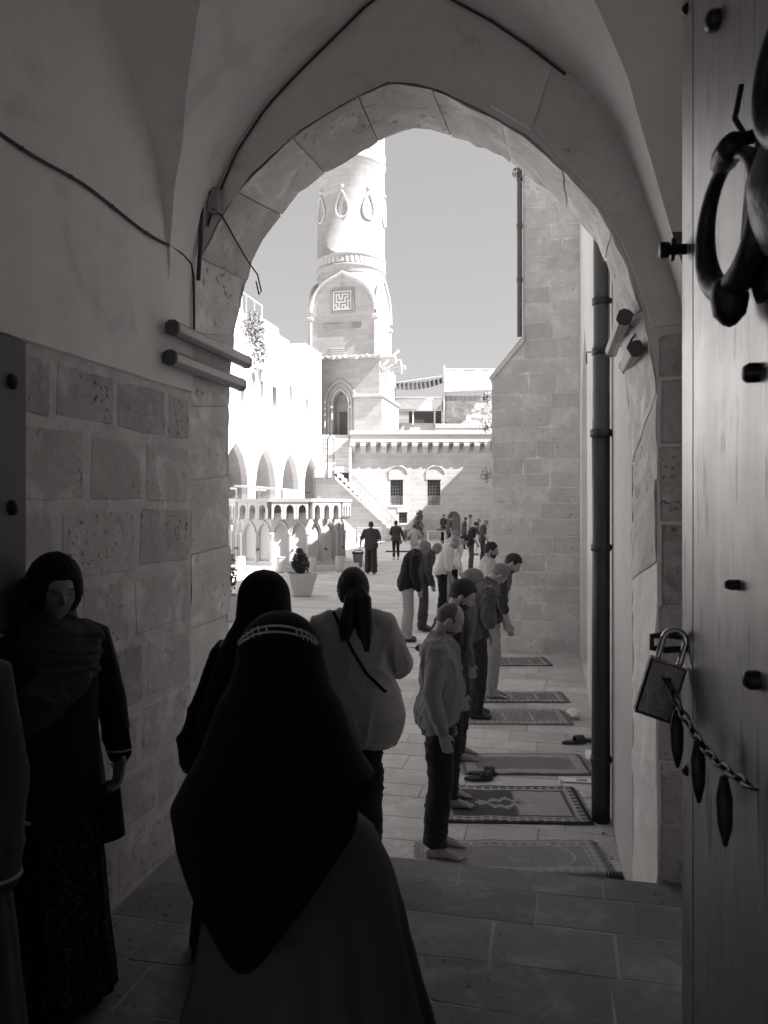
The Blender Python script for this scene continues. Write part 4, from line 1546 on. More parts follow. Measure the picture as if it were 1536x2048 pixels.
def weld(parts, voxel, smooth=3, folds=0.0, fold_scale=(14, 14, 5), seed=0.0, fold_fn=None):
    """union of closed shapes as one continuous skin"""
    V, F, o = [], [], 0
    for v, f in parts:
        V.append(np.asarray(v))
        F += [tuple(int(i) + o for i in q) for q in f]
        o += len(v)
    V = np.concatenate(V)
    me = bpy.data.meshes.new("w")
    me.from_pydata(V.tolist(), [], F)
    ob = bpy.data.objects.new("w", me)
    COL.objects.link(ob)
    md = ob.modifiers.new("r", 'REMESH')
    md.mode = 'VOXEL'
    md.voxel_size = voxel
    dg = bpy.context.evaluated_depsgraph_get()
    ev = ob.evaluated_get(dg)
    m2 = ev.to_mesh()
    nv, nf = len(m2.vertices), len(m2.polygons)
    co = np.empty(nv * 3)
    m2.vertices.foreach_get("co", co)
    co = co.reshape(-1, 3)
    ls = np.empty(len(m2.loops), dtype=np.int64)
    m2.loops.foreach_get("vertex_index", ls)
    faces = ls.reshape(-1, 4)
    ev.to_mesh_clear()
    bpy.data.objects.remove(ob)
    bpy.data.meshes.remove(me)
    e = np.concatenate([faces[:, [0, 1]], faces[:, [1, 2]], faces[:, [2, 3]], faces[:, [3, 0]]])
    deg = np.bincount(e[:, 0], minlength=nv) + np.bincount(e[:, 1], minlength=nv)
    for _ in range(smooth):
        acc = np.zeros_like(co)
        for ax in range(3):
            acc[:, ax] = np.bincount(e[:, 0], co[e[:, 1], ax], nv) + np.bincount(e[:, 1], co[e[:, 0], ax], nv)
        co = co * 0.45 + (acc / np.maximum(deg, 1)[:, None]) * 0.55
    if folds or fold_fn is not None:
        a, b, c = co[faces[:, 0]], co[faces[:, 1]], co[faces[:, 2]]
        fn_ = np.cross(b - a, c - a)
        nrm = np.zeros_like(co)
        for q in range(4):
            for ax in range(3):
                nrm[:, ax] += np.bincount(faces[:, q], fn_[:, ax], nv)
        nrm /= np.linalg.norm(nrm, axis=1)[:, None] + 1e-12
        q = co * np.array(fold_scale)
        w = q + 0.9 * np.stack([vnoise(q, .6, seed + 1), vnoise(q, .6, seed + 4), vnoise(q, .6, seed + 7)], 1)
        r1 = 1 - np.abs(vnoise(w, 1.1, seed))
        r2 = 1 - np.abs(vnoise(w[:, [1, 2, 0]], 1.9, seed + 2))
        msk = .35 + .65 * sst(vnoise(co * 4.0, 1.0, seed + 9), -.3, .5)
        amp = folds * (1.5 * (r1 ** 3 - .35) * msk + .8 * (r2 ** 4 - .25) * msk + .5 * vnoise(q, .7, seed))
        if fold_fn is not None:
            amp = amp + fold_fn(co)
        co = co + nrm * amp[:, None]
    return co, faces


def mesh_obj(name, co, faces, mat, parent, smooth=True):
    me = bpy.data.meshes.new(name)
    faces = np.asarray(faces) if not isinstance(faces, list) else faces
    if isinstance(faces, np.ndarray):
        nf, k = faces.shape
        me.vertices.add(len(co))
        me.vertices.foreach_set("co", np.asarray(co, dtype=np.float32).ravel())
        me.loops.add(nf * k)
        me.loops.foreach_set("vertex_index", faces.ravel().astype(np.int32))
        me.polygons.add(nf)
        me.polygons.foreach_set("loop_start", np.arange(0, nf * k, k, dtype=np.int32))
        me.update(calc_edges=True)
    else:
        me.from_pydata([tuple(p) for p in co], [], faces)
    me.polygons.foreach_set("use_smooth", [smooth] * len(me.polygons))
    me.materials.append(MATS[mat])
    me.update()
    o = bpy.data.objects.new(name, me)
    COL.objects.link(o)
    o.parent = parent
    return o


# --- heads: a sphere shaped by direction (x forward, y left, z up)
def sph_grid(n):
    V, F = [], []
    m = n // 2
    for i in range(1, m):
        ph = math.pi * i / m
        for j in range(n):
            a = 2 * math.pi * j / n
            V.append((math.sin(ph) * math.cos(a), math.sin(ph) * math.sin(a), math.cos(ph)))
    for i in range(m - 2):
        for j in range(n):
            F.append((i * n + j, (i + 1) * n + j, (i + 1) * n + (j + 1) % n, i * n + (j + 1) % n))
    b = len(V)
    V += [(0, 0, 1), (0, 0, -1)]
    for j in range(n):
        F.append((b, j, (j + 1) % n))
        F.append((b + 1, (m - 2) * n + (j + 1) % n, (m - 2) * n + j))
    return np.array(V), F


def head_shape(D, fem=False):
    """unit directions to points of a head 0.23 m tall, centre near the ear"""
    x, y, z = D.T
    P_ = np.stack([x * 0.099, y * 0.077, z * 0.118], 1)
    low = np.clip(-z, 0, 1)
    up = np.clip(z, 0, 1)
    P_[:, 1] *= 1 - 0.32 * low ** 1.5
    back = np.clip(-x, 0, 1)
    fr = np.clip(x, 0, 1)
    P_[:, 0] += 0.034 * back * low ** 0.8                      # nape tucks in
    P_[:, 0] -= 0.010 * back * up ** 0.5 * (1 - up)             # occiput
    g = lambda cx, cy, cz, s, sy=None: np.exp(-((x - cx) ** 2 + (z - cz) ** 2) / (2 * s * s) - (y - cy) ** 2 / (2 * (sy or s) ** 2))
    P_[:, 0] -= 0.010 * fr * sst(z, 0.35, 0.9)                  # forehead slopes back
    P_[:, 0] += 0.022 * fr * np.clip(low - 0.30, 0, 1)          # jaw forward
    nose = 0.024 * g(0.98, 0, -0.23, 0.085, .09) + 0.019 * g(0.99, 0, -0.12, 0.08, .055) + 0.010 * g(0.99, 0, 0.02, 0.09, .06)
    P_[:, 0] += nose
    P_[:, 0] -= 0.006 * g(0.95, 0, -0.36, 0.04, .2)             # under the nose
    for s in (-1, 1):
        P_[:, 0] -= 0.017 * g(0.92, s * 0.36, 0.03, 0.085, .14)  # eye sockets
        P_[:, 0] += 0.006 * g(0.93, s * 0.34, 0.0, 0.045, .08)   # lids
        P_[:, 0] += 0.007 * g(0.90, s * 0.33, 0.17, 0.06, .2)    # brow
        P_[:, 0] += 0.005 * g(0.85, s * 0.5, -0.22, 0.15)        # cheek
        P_[:, 1] += s * 0.005 * g(0.7, s * 0.65, -0.12, 0.16)
        P_[:, 1] += s * 0.006 * g(0.25, s * 0.75, -0.55, 0.2)    # jaw corner
        P_[:, 1] -= s * 0.005 * g(0.55, s * 0.8, 0.25, 0.2)      # temple
    P_[:, 0] += 0.009 * g(0.90, 0, -0.45, 0.045, .14) - 0.007 * g(0.87, 0, -0.52, 0.025, .18) + 0.009 * g(0.84, 0, -0.58, 0.045, .13)    # lips
    P_[:, 0] -= 0.007 * g(0.78, 0, -0.67, 0.05, .2)
    P_[:, 0] += 0.016 * g(0.66, 0, -0.80, 0.12, .2)             # chin
    P_[:, 2] -= 0.006 * g(0.55, 0, -0.85, 0.25)
    return P_


def sst(v, a, b):
    t = np.clip((v - a) / (b - a), 0, 1)
    return t * t * (3 - 2 * t)


SPH_HI, SPH_LO = sph_grid(72), sph_grid(28)


def head_shell(mask_fn, thick, inner=-0.012, hi=True, fem=False, rough_=0.0, seed=0):
    """closed shell that stands `thick` proud of the head where mask is 1 and sinks into it where mask is 0"""
    D, F = SPH_HI if hi else SPH_LO
    P_ = head_shape(D, fem)
    m = mask_fn(D)
    m, pr = m if isinstance(m, tuple) else (m, 1.0)
    m = np.clip(m, 0, 1)
    t = inner + (thick * pr - inner) * m
    if rough_:
        t = t + rough_ * vnoise(D * 22, 1.0, seed) * m
    return P_ + D * t[:, None], F


def hair_line(D):
    """height of the hairline around the head: high over the brow, down in front of the ear, low on the nape"""
    x, y, z = D.T
    line = np.where(x > .35, .52, 0.0)
    brow = sst(x, .25, .62)                       # 1 over the forehead
    side = sst(-x, -.12, .02)                     # 1 behind the ear
    temple = 0.02 - .10 * np.exp(-((x - .16) / .10) ** 2)
    return (temple * (1 - brow) + .56 * brow) * (1 - side) + (-.60 + .25 * np.abs(y)) * side


def hair_short(D):
    x, y, z = D.T
    ln = hair_line(D) + .05 * vnoise(D * 13, 1.0, 3.3)
    return sst(z - ln, -.05, .10), .35 + .65 * sst(z, -.35, .45)


def hair_receding(D):
    x, y, z = D.T
    bare = sst(x + .22 - .35 * np.abs(y), -.10, .14) * sst(z, .18, .42)
    m, pr = hair_short(D)
    return m * (1 - bare) * sst(-x, -.50, -.30), pr


def beard_mask(D):
    x, y, z = D.T
    m = sst(-z - .30 * sst(-x, -.55, -.1), .26, .42) * sst(x, -.02, .22)
    m = np.maximum(m, sst(-z, .02, .12) * np.exp(-((x - .20) / .09) ** 2) * sst(.9 - np.abs(y), -.5, .2))      # sideburn
    m = np.maximum(m, .8 * np.exp(-((z + .37) / .035) ** 2) * (np.abs(y) < .3) * (x > .6))                     # moustache
    lips = np.exp(-((y / 0.2) ** 4 + ((z + 0.52) / 0.075) ** 4)) * (x > 0.4)
    return np.clip(m - 1.3 * lips, 0, 1)


def hood_mask(D):
    x, y, z = D.T
    face = np.exp(-(((y) / 0.72) ** 4 + ((z + 0.22) / 0.78) ** 4)) * sst(x, 0.05, 0.35)
    return np.clip(1 - 1.5 * face, 0, 1)


def rot_y(a):
    c, s = math.cos(a), math.sin(a)
    return np.array([[c, 0, s], [0, 1, 0], [-s, 0, c]])


def rot_z(a):
    c, s = math.cos(a), math.sin(a)
    return np.array([[c, -s, 0], [s, c, 0], [0, 0, 1]])


class Body:
    """skeleton of a standing figure facing +x; lean and head pitch in degrees"""

    def __init__(self, h=1.72, lean=0, pitch=20, yaw=0, stride=0.0, arms=None, feet=0.0, fem=False, belly=0.0, broad=1.0, detail=1):
        self.s = h / 1.75
        self.lean, self.pitch, self.yaw = R(lean), R(pitch), R(yaw)
        self.fem, self.belly, self.broad, self.detail = fem, belly, broad, detail
        self.stride = stride
        self.feet_out = feet
        s = self.s
        self.nb = self.bend((-0.015, 0, 1.50))
        self.hip = {1: np.array((0, .088, .93)), -1: np.array((0, -.088, .93))}
        self.ank = {sd: np.array((-.02 + sd * stride, sd * .10, .085)) for sd in (1, -1)}
        self.knee = {sd: np.array((.02 + sd * stride * .55, sd * .095, .49)) for sd in (1, -1)}
        self.arm = {}
        for sd in (1, -1):
            sh = self.bend((-.01, sd * .175 * broad, 1.425))
            a = (arms or {}).get(sd) or dict(el=(-.03, .055, -.285), wr=(.055, -.015, -.25))
            el = sh + np.array((a['el'][0], sd * a['el'][1], a['el'][2]))
            wr = el + np.array((a['wr'][0], sd * a['wr'][1], a['wr'][2]))
            hd = np.array(a.get('hd', (.22, -.05, -1.0)), float)
            hd[1] *= sd
            self.arm[sd] = (sh, el, wr, hd / np.linalg.norm(hd))
        Rh = rot_y(self.lean * 0.9 + self.pitch)
        Rn = rot_y(self.lean * 0.9 + self.pitch * 0.55)
        self.hc = self.nb + Rn @ np.array((.022, 0, .125))
        self.Rh = Rh @ rot_z(self.yaw)

    def bend(self, p):
        p = np.array(p, float)
        k = min(max((p[2] - .98) / .36, 0), 1)
        k = k * k * (3 - 2 * k)
        # integrate the bend in small steps so the back curves
        base = np.array((0, 0, .98))
        if p[2] <= .98:
            return p
        pos = base.copy()
        st = 12
        dz = (p[2] - .98) / st
        ang = 0
        for i in range(st):
            z = .98 + dz * (i + .5)
            ang = self.lean * min(max((z - .98) / .36, 0), 1)
            pos = pos + rot_y(ang) @ np.array((0, 0, dz))
        return pos + rot_y(ang) @ np.array((p[0], p[1], 0))

    def torso(self, grow=0.0, z0=.84, hang=0.0):
        f = self.fem
        zs = [.84, .90, .97, 1.06, 1.15, 1.24, 1.33, 1.41, 1.465, 1.505]
        rx = [.095, .115, .118, .105, .103, .110, .115, .105, .08, .058]
        ry = [.13, .165, .165, .145, .142, .150, .160, .160, .125, .062]
        xo = [0, -.01, -.012, .0, .004, .004, 0, -.006, -.012, -.018]
        if f:
            ry = [.14, .175, .172, .135, .125, .132, .140, .140, .11, .055]
        cs, rad = [], []
        for z, a, b, x in zip(zs, rx, ry, xo):
            if z < z0 - .001:
                continue
            bl = self.belly * math.exp(-((z - 1.10) / .12) ** 2)
            gr = grow + hang * max(0, (1.2 - z)) * 0.25
            cs.append(self.bend((x + bl * .6, 0, z)))
            rad.append((a + bl * .6 + gr, b * self.broad + gr + bl * .3))
        return cs, rad

    def skin(self, voxel, shod):
        parts = []
        hi = self.detail >= 1
        D, F = SPH_HI if hi else SPH_LO
        H = head_shape(D, self.fem) @ self.Rh.T + self.hc
        parts.append((H, F))
        for sd in (1, -1):
            e, f = ball((0, 0, 0), (.021, .011, .034), 12)
            e = (e @ rot_z(sd * .35).T + np.array((-.010, sd * .083, -.012))) @ self.Rh.T + self.hc
            parts.append((e, f))
        jaw = self.hc + self.Rh @ np.array((-.012, 0, -.05))
        parts.append(limb([self.nb + (self.bend((-.02, 0, 1.44)) - self.bend((-.02, 0, 1.50))) * 1.0, self.nb, jaw], [.066, .056, .052]))
        cs, rad = self.torso(-.012)
        parts.append(loft(cs, rad, n=18, cap=.3))
        for sd in (1, -1):
            sh, el, wr, hd = self.arm[sd]
            parts.append(limb([sh, sh + (el - sh) * .5, el, el + (wr - el) * .35, wr], [.052, .047, .038, .040, .026]))
            parts += self.hand(wr, hd, sd)
            k, an = self.knee[sd], self.ank[sd]
            parts.append(limb([self.hip[sd], (self.hip[sd] + k) * .5, k, k + (an - k) * .35 + np.array((-.012, 0, 0)), an], [.088, .074, .054, .056, .036]))
            parts += self.foot(an, sd, toes=not shod)
        return weld(parts, voxel, 2)

    def hand(self, wr, hd, sd):
        """palm and five separate fingers, loosely curled; the palm faces the thigh"""
        fw = np.array((1.0, 0, 0)) - hd * hd[0]
        fw /= np.linalg.norm(fw)
        inn = np.cross(hd, fw)
        inn *= -1 if inn[1] * sd > 0 else 1
        out = [loft([wr, wr + hd * .03, wr + hd * .065, wr + hd * .092], [(.022, .017), (.034, .016), (.040, .015), (.038, .013)], ref=inn, n=12, cap=.5)]
        for i, (o, L) in enumerate(((.030, .072), (.010, .082), (-.011, .076), (-.030, .058))):
            a = wr + hd * .088 + fw * o
            b = a + (hd * .95 + inn * .28 + fw * o * 1.2) * L * .5
            c = b + (hd * .70 + inn * .68) * L * .32
            d = c + (hd * .35 + inn * .9) * L * .25
            out.append(limb([a, b, c, d], [.0095, .009, .008, .007], 8, ref=fw))
        a = wr + hd * .022 + fw * .024
        b = a + (hd * .65 + fw * .75 + inn * .15) * .034
        c = b + (hd * .95 + fw * .2 + inn * .3) * .030
        out.append(limb([a, b, c], [.013, .011, .008], 8, ref=inn))
        return out

    def foot(self, an, sd, toes=True, grow=0.0):
        f = np.array((math.cos(R(self.feet_out)), sd * math.sin(R(self.feet_out)), 0))
        l = np.array((-f[1], f[0], 0))
        b = np.array((an[0], an[1], 0))
        g = grow
        cs = [b - f * (.055 + g) + np.array((0, 0, .034)), b - f * .02 + np.array((0, 0, .042)), b + f * .04 + np.array((0, 0, .044)), b + f * .10 + np.array((0, 0, .032)),
              b + f * (.15 + g) + np.array((0, 0, .020 + g * .4))]
        rr = [(.028 + g, .027 + g), (.040 + g, .033 + g), (.042 + g, .038 + g), (.029 + g, .044 + g), (.018 + g, .043 + g)]
        out = [loft(cs, rr, ref=l, n=14, cap=.7)]
        out.append(limb([an + np.array((0, 0, .03)), b + f * .012 + np.array((0, 0, .05))], [.036 + g * .5, .038 + g * .5]))
        if toes:
            for i, (o, L, r) in enumerate(((-.030, .052, .013), (-.010, .05, .010), (.007, .044, .0095), (.022, .037, .009), (.035, .028, .0085))):
                o = -o * sd * -1 if sd > 0 else o
                oo = (o if sd < 0 else o)
                p0 = b + f * .15 + l * (oo * (1 if sd > 0 else -1)) + np.array((0, 0, .016))
                out.append(limb([p0, p0 + f * L * .6 + np.array((0, 0, -.002)), p0 + f * L + np.array((0, 0, -.005))], [r, r, r * .85], 8, ref=l))
        return out

    def shirt(self, voxel, sleeve='long', hem=.88, grow=.026, sgrow=.016, seed=0.0, folds=.013, open_hem=.10, collar=True):
        cs, rad = self.torso(grow, hem, open_hem)
        c0 = self.bend((0, 0, hem))
        parts = [loft([c0 + np.array((0, 0, -.001))] + cs[0:], [(rad[0][0], rad[0][1])] + rad, n=24, cap=0.05)]
        for sd in (1, -1):
            sh, el, wr, hd = self.arm[sd]
            top = sh + np.array((0, -sd * .05, .012))
            if sleeve == 'long':
                parts.append(limb([top, sh, sh + (el - sh) * .5, el, el + (wr - el) * .5, wr - (wr - el) * .02],
                                  [.062 + sgrow * .3, .062 + sgrow * .6, .052 + sgrow, .045 + sgrow, .039 + sgrow, .031 + sgrow * .7], 14))
            elif sleeve == 'short':
                parts.append(limb([top, sh, sh + (el - sh) * .82], [.060 + sgrow * .2, .060 + sgrow * .5, .052 + sgrow * .9], 14))
            elif sleeve == 'half':
                parts.append(limb([top, sh, el, el + (wr - el) * .3], [.062, .062 + sgrow, .046 + sgrow, .043 + sgrow], 14))
        if collar:
            ax = self.bend((-.02, 0, 1.53)) - self.bend((-.02, 0, 1.46))
            c = self.bend((-.018, 0, 1.495))
            parts.append(loft([c - ax * .4, c + ax * .25, c + ax * .55], [(.085, .09), (.068, .066), (.064, .062)], n=16, cap=.05))
        return weld(parts, voxel, 3, folds, (13, 13, 7), seed)

    def trousers(self, voxel, grow=.016, hemz=.06, loose=.02, seed=0.0, folds=.009, top=1.0):
        cs, rad = self.torso(grow * .8, .84)
        keep = [i for i, c in enumerate(cs) if c[2] < top + .001][:4]
        parts = [loft([cs[i] for i in keep], [rad[i] for i in keep], n=20, cap=.1)]
        for sd in (1, -1):
            k, an = self.knee[sd], self.ank[sd]
            low = an + np.array((0, 0, hemz - an[2]))
            parts.append(loft([self.hip[sd] + np.array((0, 0, .02)), (self.hip[sd] + k) * .5, k, (k + low) * .5 + np.array((-.01, 0, 0)), low],
                              [.094 + grow * .6, .078 + grow, .060 + grow + loose * .4, .056 + grow + loose * .8, .047 + grow + loose * .8], n=16, cap=.05))
        return weld(parts, voxel, 3, folds, (9, 9, 14), seed)

    def put(self, P_):
        return P_ @ self.Rh.T + self.hc


def person(label, loc, face, body, skin="skin_mid", hair=None, beard=None, shirt=None, trousers=None, shoes=None, group=None, extra=None, seed=None):
    """face: heading in degrees from +x; returns the root"""
    root = thing("person", label, "person", loc, R(face), group)
    s = body.s
    d = body.detail
    vx = {2: .0065, 1: .0085, 0: .016}[d]
    seed = seed if seed is not None else random.random() * 9
    co, fc = body.skin(vx, shoes is not None)
    mesh_obj("body", co * s, fc, skin, root)
    if hair:
        kind, hm = hair
        hi = d >= 1
        fn = {'short': hair_short, 'receding': hair_receding, 'full': hair_short}[kind]
        th = {'short': .012, 'receding': .004, 'full': .019}[kind]
        V, F = head_shell(fn, th, -.014, hi, rough_=.0042 if kind != 'receding' else 0.0008, seed=seed)
        mesh_obj("hair", body.put(V) * s, F, hm, root)
    if d >= 1:
        for sd in (1, -1):
            V, F = ball((.0865, sd * .030, .024), (.006, .018, .003), 10)
            mesh_obj("eyebrow", body.put(V) * s, F, hair[1] if hair else "hair_black", root)
            V, F = ball((.080, sd * .030, .004), (.008, .013, .005), 10)
            mesh_obj("eye", body.put(V) * s, F, "skin_dark", root)
    if beard:
        V, F = head_shell(beard_mask, .009 if beard not in ('stubble', 'buzz_hair') else .0025, -.014, d >= 1, rough_=.0015, seed=seed)
        mesh_obj("beard", body.put(V) * s, F, beard, root)
    if shirt:
        kw = dict(shirt)
        m = kw.pop('mat')
        nm = kw.pop('name', 'shirt')
        co, fc = body.shirt(vx * 1.15, seed=seed, **kw)
        mesh_obj(nm, co * s, fc, m, root)
    if trousers:
        kw = dict(trousers)
        m = kw.pop('mat')
        co, fc = body.trousers(vx * 1.15, seed=seed + 3, **kw)
        mesh_obj("trousers", co * s, fc, m, root)
    if shoes:
        for sd in (1, -1):
            co, fc = weld(body.foot(body.ank[sd], sd, False, .009), vx * 1.1, 2)
            co[:, 2] = np.maximum(co[:, 2], 0.004)
            mesh_obj("shoe", co * s, fc, shoes, root)
    if extra:
        extra(root, body, s)
    return root


for nm, v in (("knit_grey", .22), ("denim_dark", .022), ("navy_cloth", .03), ("charcoal_cloth", .05), ("black_cloth", .014), ("mid_grey_cloth", .11), ("olive_cloth", .075),
              ("khaki_cloth", .30), ("light_cloth", .42), ("white_cloth", .62), ("pale_cloth", .50), ("dark_trouser", .028), ("stone_trouser", .24)):
    cloth_mat(nm, v)
cloth_mat("chador_black", .006, bump=.2)
plain_mat("shoe_black", .025, .45)
plain_mat("shoe_pale", .5, .6)


def check_cloth(name, v0, v1, sc):
    k = NT(name)
    s = k.sep(k.obj())
    a = k.math('GREATER_THAN', k.math('FRACT', k.math('MULTIPLY', s[1], sc)), 0.55)
    b = k.math('GREATER_THAN', k.math('FRACT', k.math('MULTIPLY', s[2], sc)), 0.55)
    k.color(k.mix(k.math('MULTIPLY', k.math('ADD', a, b), 0.5), v0, v1))
    k.rough(.9, spec=.15)
    k.bump(k.noise(k.pos(), 30, 3), .25, .006)


def stripe_cloth(name, v0, v1, sc, axis=1):
    k = NT(name)
    s = k.sep(k.obj())
    a = k.math('SINE', k.math('MULTIPLY', s[axis], sc))
    k.color(k.mix(k.step(a, -.2, .5), v0, v1))
    k.rough(.9, spec=.15)
    k.bump(k.noise(k.pos(), 30, 3), .25, .006)


def print_cloth(name, v0, v1, sc):
    k = NT(name)
    n1 = k.noise(k.obj(), sc, 3, .6, .6)
    n2 = k.noise(k.obj(), sc * 3, 2)
    m = k.math('MULTIPLY', k.step(n1, .5, .58), k.step(n2, .42, .55))
    k.color(k.mix(m, v0, v1))
    k.rough(.9, spec=.15)
    k.bump(n2, .2, .006)


check_cloth("plaid_cloth", .03, .10, 11.0)
check_cloth("pale_plaid", .35, .6, 14.0)
stripe_cloth("striped_shirt", .38, .62, 170.0)
stripe_cloth("dark_striped", .05, .12, 120.0)
print_cloth("floral_pale", .28, .60, 22.0)
print_cloth("floral_black", .008, .06, 34.0)

FB_ = -2.0                      # heading of the worshippers, towards the prayer hall


def Wp(b, d, z=0.006):
    """point at across-offset b and depth d"""
    return Vector(((b + ST * d) / CT, d, z))


def row_loc(px, d, z=0.008):
    return Vector(((px - 768) / F_PX * d, d, z))


hang = dict(el=(-.02, .05, -.285), wr=(.075, -.02, -.24))
front = {s: dict(el=(.02, .06, -.28), wr=(.14, -.06, -.22), hd=(.3, -.3, -1)) for s in (1, -1)}
fold = {s: dict(el=(.03, .07, -.27), wr=(.20, -.14, -.06), hd=(.55, -.85, -.1)) for s in (1, -1)}
dn = {s: hang for s in (1, -1)}
grp1 = "worshippers in the front row beside the mosque wall"
grp2 = "worshippers in the second row beyond the buttress"


def belt(root, body, s):
    co, fc = loft([body.bend((-.004, 0, .985)), body.bend((-.002, 0, 1.02))], [(.132, .180), (.128, .176)], n=28, cap=.02)
    mesh_obj("belt", co * s, fc, "black_cloth", root)


# --- front row
person("balding man in a grey sweater and dark jeans, barefoot, nearest in the row", Wp(-.74, 5.14, .012), FB_ - 4,
       Body(1.69, lean=4, pitch=32, yaw=8, arms={1: hang, -1: dict(el=(-.045, .06, -.285), wr=(.07, -.02, -.25), hd=(.3, -.02, -1))}, belly=.045, broad=1.06, detail=2),
       "skin_light", ('receding', 'buzz_hair'), 'buzz_hair', dict(mat="knit_grey", hem=.90, grow=.022, sgrow=.016, folds=.014, open_hem=.03), dict(mat="denim_dark", hemz=.10, loose=.02), None, grp1, belt, 1.0)
person("bearded man with thick black hair in a dark navy shirt, standing behind the balding man", Wp(-.78, 5.98, .02), FB_,
       Body(1.75, lean=8, pitch=24, arms=dn, belly=.02, detail=2), "skin_light", ('full', 'hair_black'), 'hair_black',
       dict(mat="navy_cloth", hem=.86, sgrow=.02), dict(mat="dark_trouser", hemz=.08), None, grp1, None, 2.0)
person("grey haired man mostly hidden behind the bearded man in navy", Wp(-.84, 7.05, .02), FB_,
       Body(1.76, lean=10, pitch=34, arms=dn, detail=1), "skin_mid", ('short', 'hair_grey'), None,
       dict(mat="mid_grey_cloth", hem=.88), dict(mat="dark_trouser", hemz=.08), None, grp1, None, 3.0)
person("grey haired man in a dark short sleeved shirt bowing, dark trousers and socks", Wp(-.80, 8.42, .02), FB_,
       Body(1.75, lean=27, pitch=30, yaw=14, arms=dn, belly=.03, broad=1.05, detail=1), "skin_light", ('short', 'hair_grey'), None,
       dict(mat="olive_cloth", sleeve='half', hem=.86, sgrow=.024), dict(mat="dark_trouser"), "shoe_black", grp1, None, 4.0)
person("dark haired man in a striped shirt and khaki trousers bowing beside the buttress", Wp(-.72, 9.3, .02), FB_,
       Body(1.80, lean=30, pitch=16, yaw=-6, arms=dn, detail=1), "skin_light", ('short', 'hair_black'), 'stubble',
       dict(mat="dark_striped", sleeve='half', hem=.86), dict(mat="khaki_cloth", hemz=.12, loose=.03), None, grp1, None, 5.0)
person("dark bearded man in a pale polo shirt, farthest in the front row", Wp(-.92, 11.2, .02), FB_,
       Body(1.78, lean=4, pitch=12, arms=dn, detail=1), "skin_mid", ('short', 'hair_black'), 'hair_black',
       dict(mat="light_cloth", sleeve='short', hem=.86), dict(mat="dark_trouser"), None, grp1, None, 6.0)

# --- second row
person("man in a black jacket and khaki trousers bowing on a white sheet", row_loc(815, 13.1, .02), FB_,
       Body(1.80, lean=30, pitch=34, arms=dn, detail=1), "skin_mid", ('short', 'hair_grey'), None,
       dict(mat="black_cloth", hem=.84, grow=.035, sgrow=.026, name="jacket"), dict(mat="khaki_cloth", loose=.03), "shoe_black", grp2, None, 7.0)
person("man with cropped grey hair in a charcoal jacket beside the black jacket", row_loc(846, 14.35), FB_,
       Body(1.72, lean=28, pitch=46, yaw=12, arms=dn, detail=1), "skin_mid", ('receding', 'hair_grey'), 'stubble',
       dict(mat="charcoal_cloth", hem=.84, grow=.03, sgrow=.022, name="jacket"), dict(mat="charcoal_cloth", loose=.03), "shoe_black", grp2, None, 8.0)


def book(root, body, s):
    mb = MB().cbox((-.20, .02, .80), (-.165, .14, 1.0), .006, Matrix.Rotation(R(-14), 4, 'Y'))
    mb.build("book", "paper_white", root)


person("man in a pale shirt with a white book in his back pocket", row_loc(884, 15.6), FB_,
       Body(1.75, lean=29, pitch=36, yaw=-8, arms=dn, belly=.03, detail=1), "skin_mid", ('receding', 'hair_grey'), None,
       dict(mat="pale_cloth", hem=.93, sleeve='half', sgrow=.024), dict(mat="black_cloth"), "shoe_black", grp2, book, 9.0)
person("dark haired man in a white striped shirt and black trousers", row_loc(906, 16.8), FB_,
       Body(1.76, lean=25, pitch=38, arms=dn, detail=1), "skin_light", ('short', 'hair_black'), None,
       dict(mat="striped_shirt", hem=.92, sgrow=.028, grow=.03), dict(mat="black_cloth"), "shoe_black", grp2, None, 10.0)
person("grey haired man in a pale checked collar behind the pale shirt", row_loc(897, 18.4), FB_,
       Body(1.76, lean=16, pitch=30, arms=front, detail=0), "skin_light", ('short', 'hair_grey'), None,
       dict(mat="pale_plaid", hem=.88), dict(mat="stone_trouser"), "shoe_black", grp2, None, 11.0)
person("man in a black T-shirt with bare forearms bowing by the buttress edge", row_loc(942, 27.5), FB_,
       Body(1.76, lean=17, pitch=28, arms=front, detail=0), "skin_mid", ('short', 'hair_black'), None,
       dict(mat="black_cloth", sleeve='short', hem=.88), dict(mat="charcoal_cloth"), "shoe_black", grp2, None, 12.0)
person("man in dark clothes half hidden by the buttress edge", row_loc(965, 30.5), FB_,
       Body(1.76, lean=10, pitch=34, arms=front, detail=0), "skin_mid", ('short', 'hair_grey'), None,
       dict(mat="charcoal_cloth", sleeve='short', hem=.88), dict(mat="dark_trouser"), "shoe_black", grp2, None, 13.0)
person("white haired man in a dark top with pale trousers farther along the row", row_loc(951, 36), FB_,
       Body(1.74, lean=12, pitch=40, arms=front, detail=0), "skin_mid", ('short', 'hair_grey'), None,
       dict(mat="charcoal_cloth", hem=.98), dict(mat="white_cloth"), "shoe_black", grp2, None, 14.0)
person("young man in a pale shirt standing far down the row", row_loc(937, 42), FB_,
       Body(1.82, lean=6, pitch=26, arms=front, detail=0), "skin_mid", ('short', 'hair_black'), None,
       dict(mat="khaki_cloth", hem=.86, sleeve='short'), dict(mat="dark_trouser"), "shoe_black", grp2, None, 15.0)
person("young man in a dark plaid shirt standing far down the row", row_loc(928, 40.5), FB_,
       Body(1.70, lean=5, pitch=30, arms=front, detail=0), "skin_mid", ('short', 'hair_black'), None,
       dict(mat="plaid_cloth", hem=.82, sleeve='half'), dict(mat="dark_trouser"), "shoe_black", grp2, None, 16.0)
